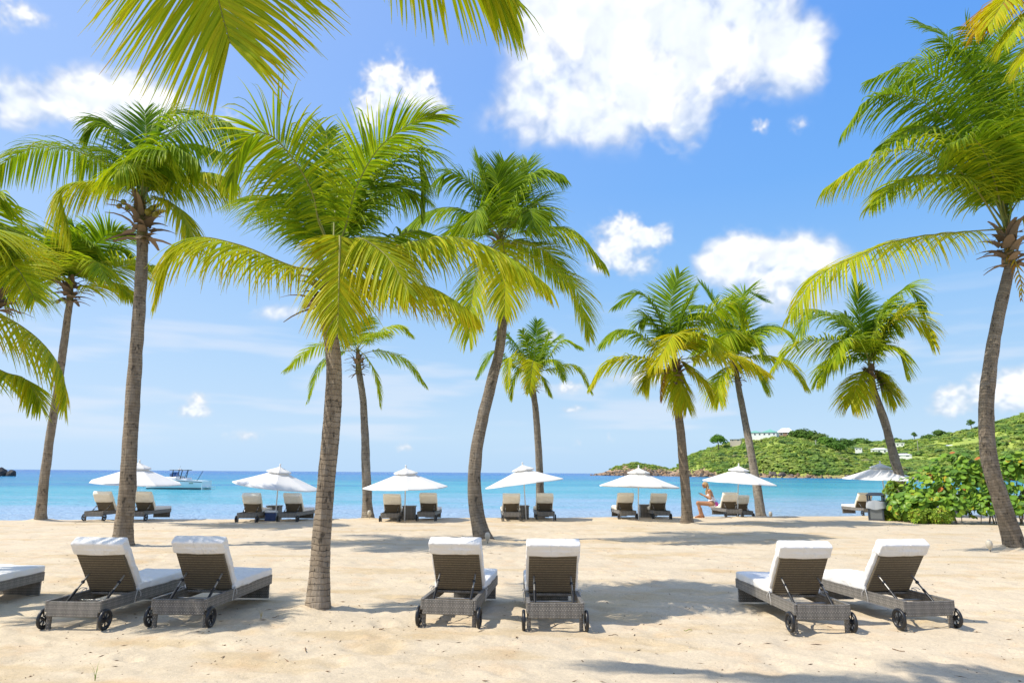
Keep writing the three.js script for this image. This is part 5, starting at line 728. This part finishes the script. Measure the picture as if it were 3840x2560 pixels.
  const sw = [[V(0, .5, .1), V(0, .5, -.08), .125, .125], [V(0, .55, .01), waist, .135, .113], [waist, V(0, .8, .01), .108, .11], [V(-.06, .83, .075), V(-.06, .92, .06), .082, .07], [V(-.06, .83, -.055), V(-.06, .92, -.04), .082, .07], [V(-.07, .93, .06), V(-.06, 1.06, .045), .04, .02], [V(-.07, .93, -.04), V(-.06, 1.06, -.025), .04, .02]];
  part('swimsuit', capsules(lean(sw), .012, 72, b3([-.32, .35, -.25], [.2, 1.12, .28])), suit, root);
  const hl = [[V(-.08, 1.25, .01), V(-.115, 1.262, .01), .092, .083], [V(-.065, 1.225, .01), V(-.05, 1.18, .01), .088, .06]]; const braid = (s) => { const pts = [V(-.05, 1.16, s * .06 + .01), V(-.05, 1.1, s * .085 + .01), V(-.1, 1.02, s * .09 + .01), V(-.13, .93, s * .08 + .01), V(-.13, .84, s * .08 + .01)], cv = new THREE.CatmullRomCurve3(pts), q = []; for (let i = 0; i < 10; i++) q.push([cv.getPoint(i / 10), cv.getPoint((i + .6) / 10), .024 - i * .0012, .015]); return q; };
  part('hair', capsules(lean([...hl, ...braid(1), ...braid(-1), [V(-.03, 1.2, .01), V(-.01, 1.15, .01), .045, .035]]), .006, 96, b3([-.34, .8, -.15], [.06, 1.37, .17])), hairMat, root);
  part('sunglasses', join([chamfer(.012, .036, .05, .004, 0, 0, .033), chamfer(.012, .036, .05, .004, 0, 0, -.033), chamfer(.01, .01, .02, .003), box(.1, .006, .006, .05, .01, .075), box(.1, .006, .006, .05, .01, -.075)]).rotateZ(.35).translate(-.302, 1.205, .01), blackPlastic, root);
  for (const [a, b] of [[aL, tL], [aR, tR]]) { const m = a.clone().lerp(b, .42); part('sandal', puff(.27, .02, .095, 12, 3, 6, .01).rotateY(-.08).translate(m.x, .008, m.z), std(lin(.5, .2, .04), .7), root); }
  const ph = thing('smartphone', 'slim dark phone held in the woman\'s hands', 'phone', [0, 0, 0]); const hp = root.localToWorld(V(-.43, .905, .03)); ph.position.copy(hp); ph.rotation.set(0, -.12, -.5); part('case', chamfer(.15, .009, .075, .003), std(lin(.02, .02, .025), .3), ph); part('screen', chamfer(.138, .002, .067, .0006, 0, .0056, 0), std(lin(.01, .011, .014), .08), ph);
  const bp = root.localToWorld(V(.16, .46, -.02)), bag = thing('beach_bag', 'pink cloth bag on the lounger behind the woman', 'bag', [bp.x, bp.y, bp.z]); part('pouch', puff(.2, .17, .22, 12, 12, 12, .07, (x, y, z) => (fbm(x * 12, y * 12 + z * 9, 3, 3) - .5) * .05).translate(0, .06, 0), std(lin(.7, .12, .42), .8), bag); part('strap', tube([[-.06, .12, 0], [-.04, .2, 0], [.04, .2, 0], [.06, .12, 0]], .008, 14, 6), std(lin(.65, .3, .5), .8), bag);
}
scene.traverse((o) => { if (o.isMesh) { o.castShadow = true; o.receiveShadow = true; } });
renderer.render(scene, camera);
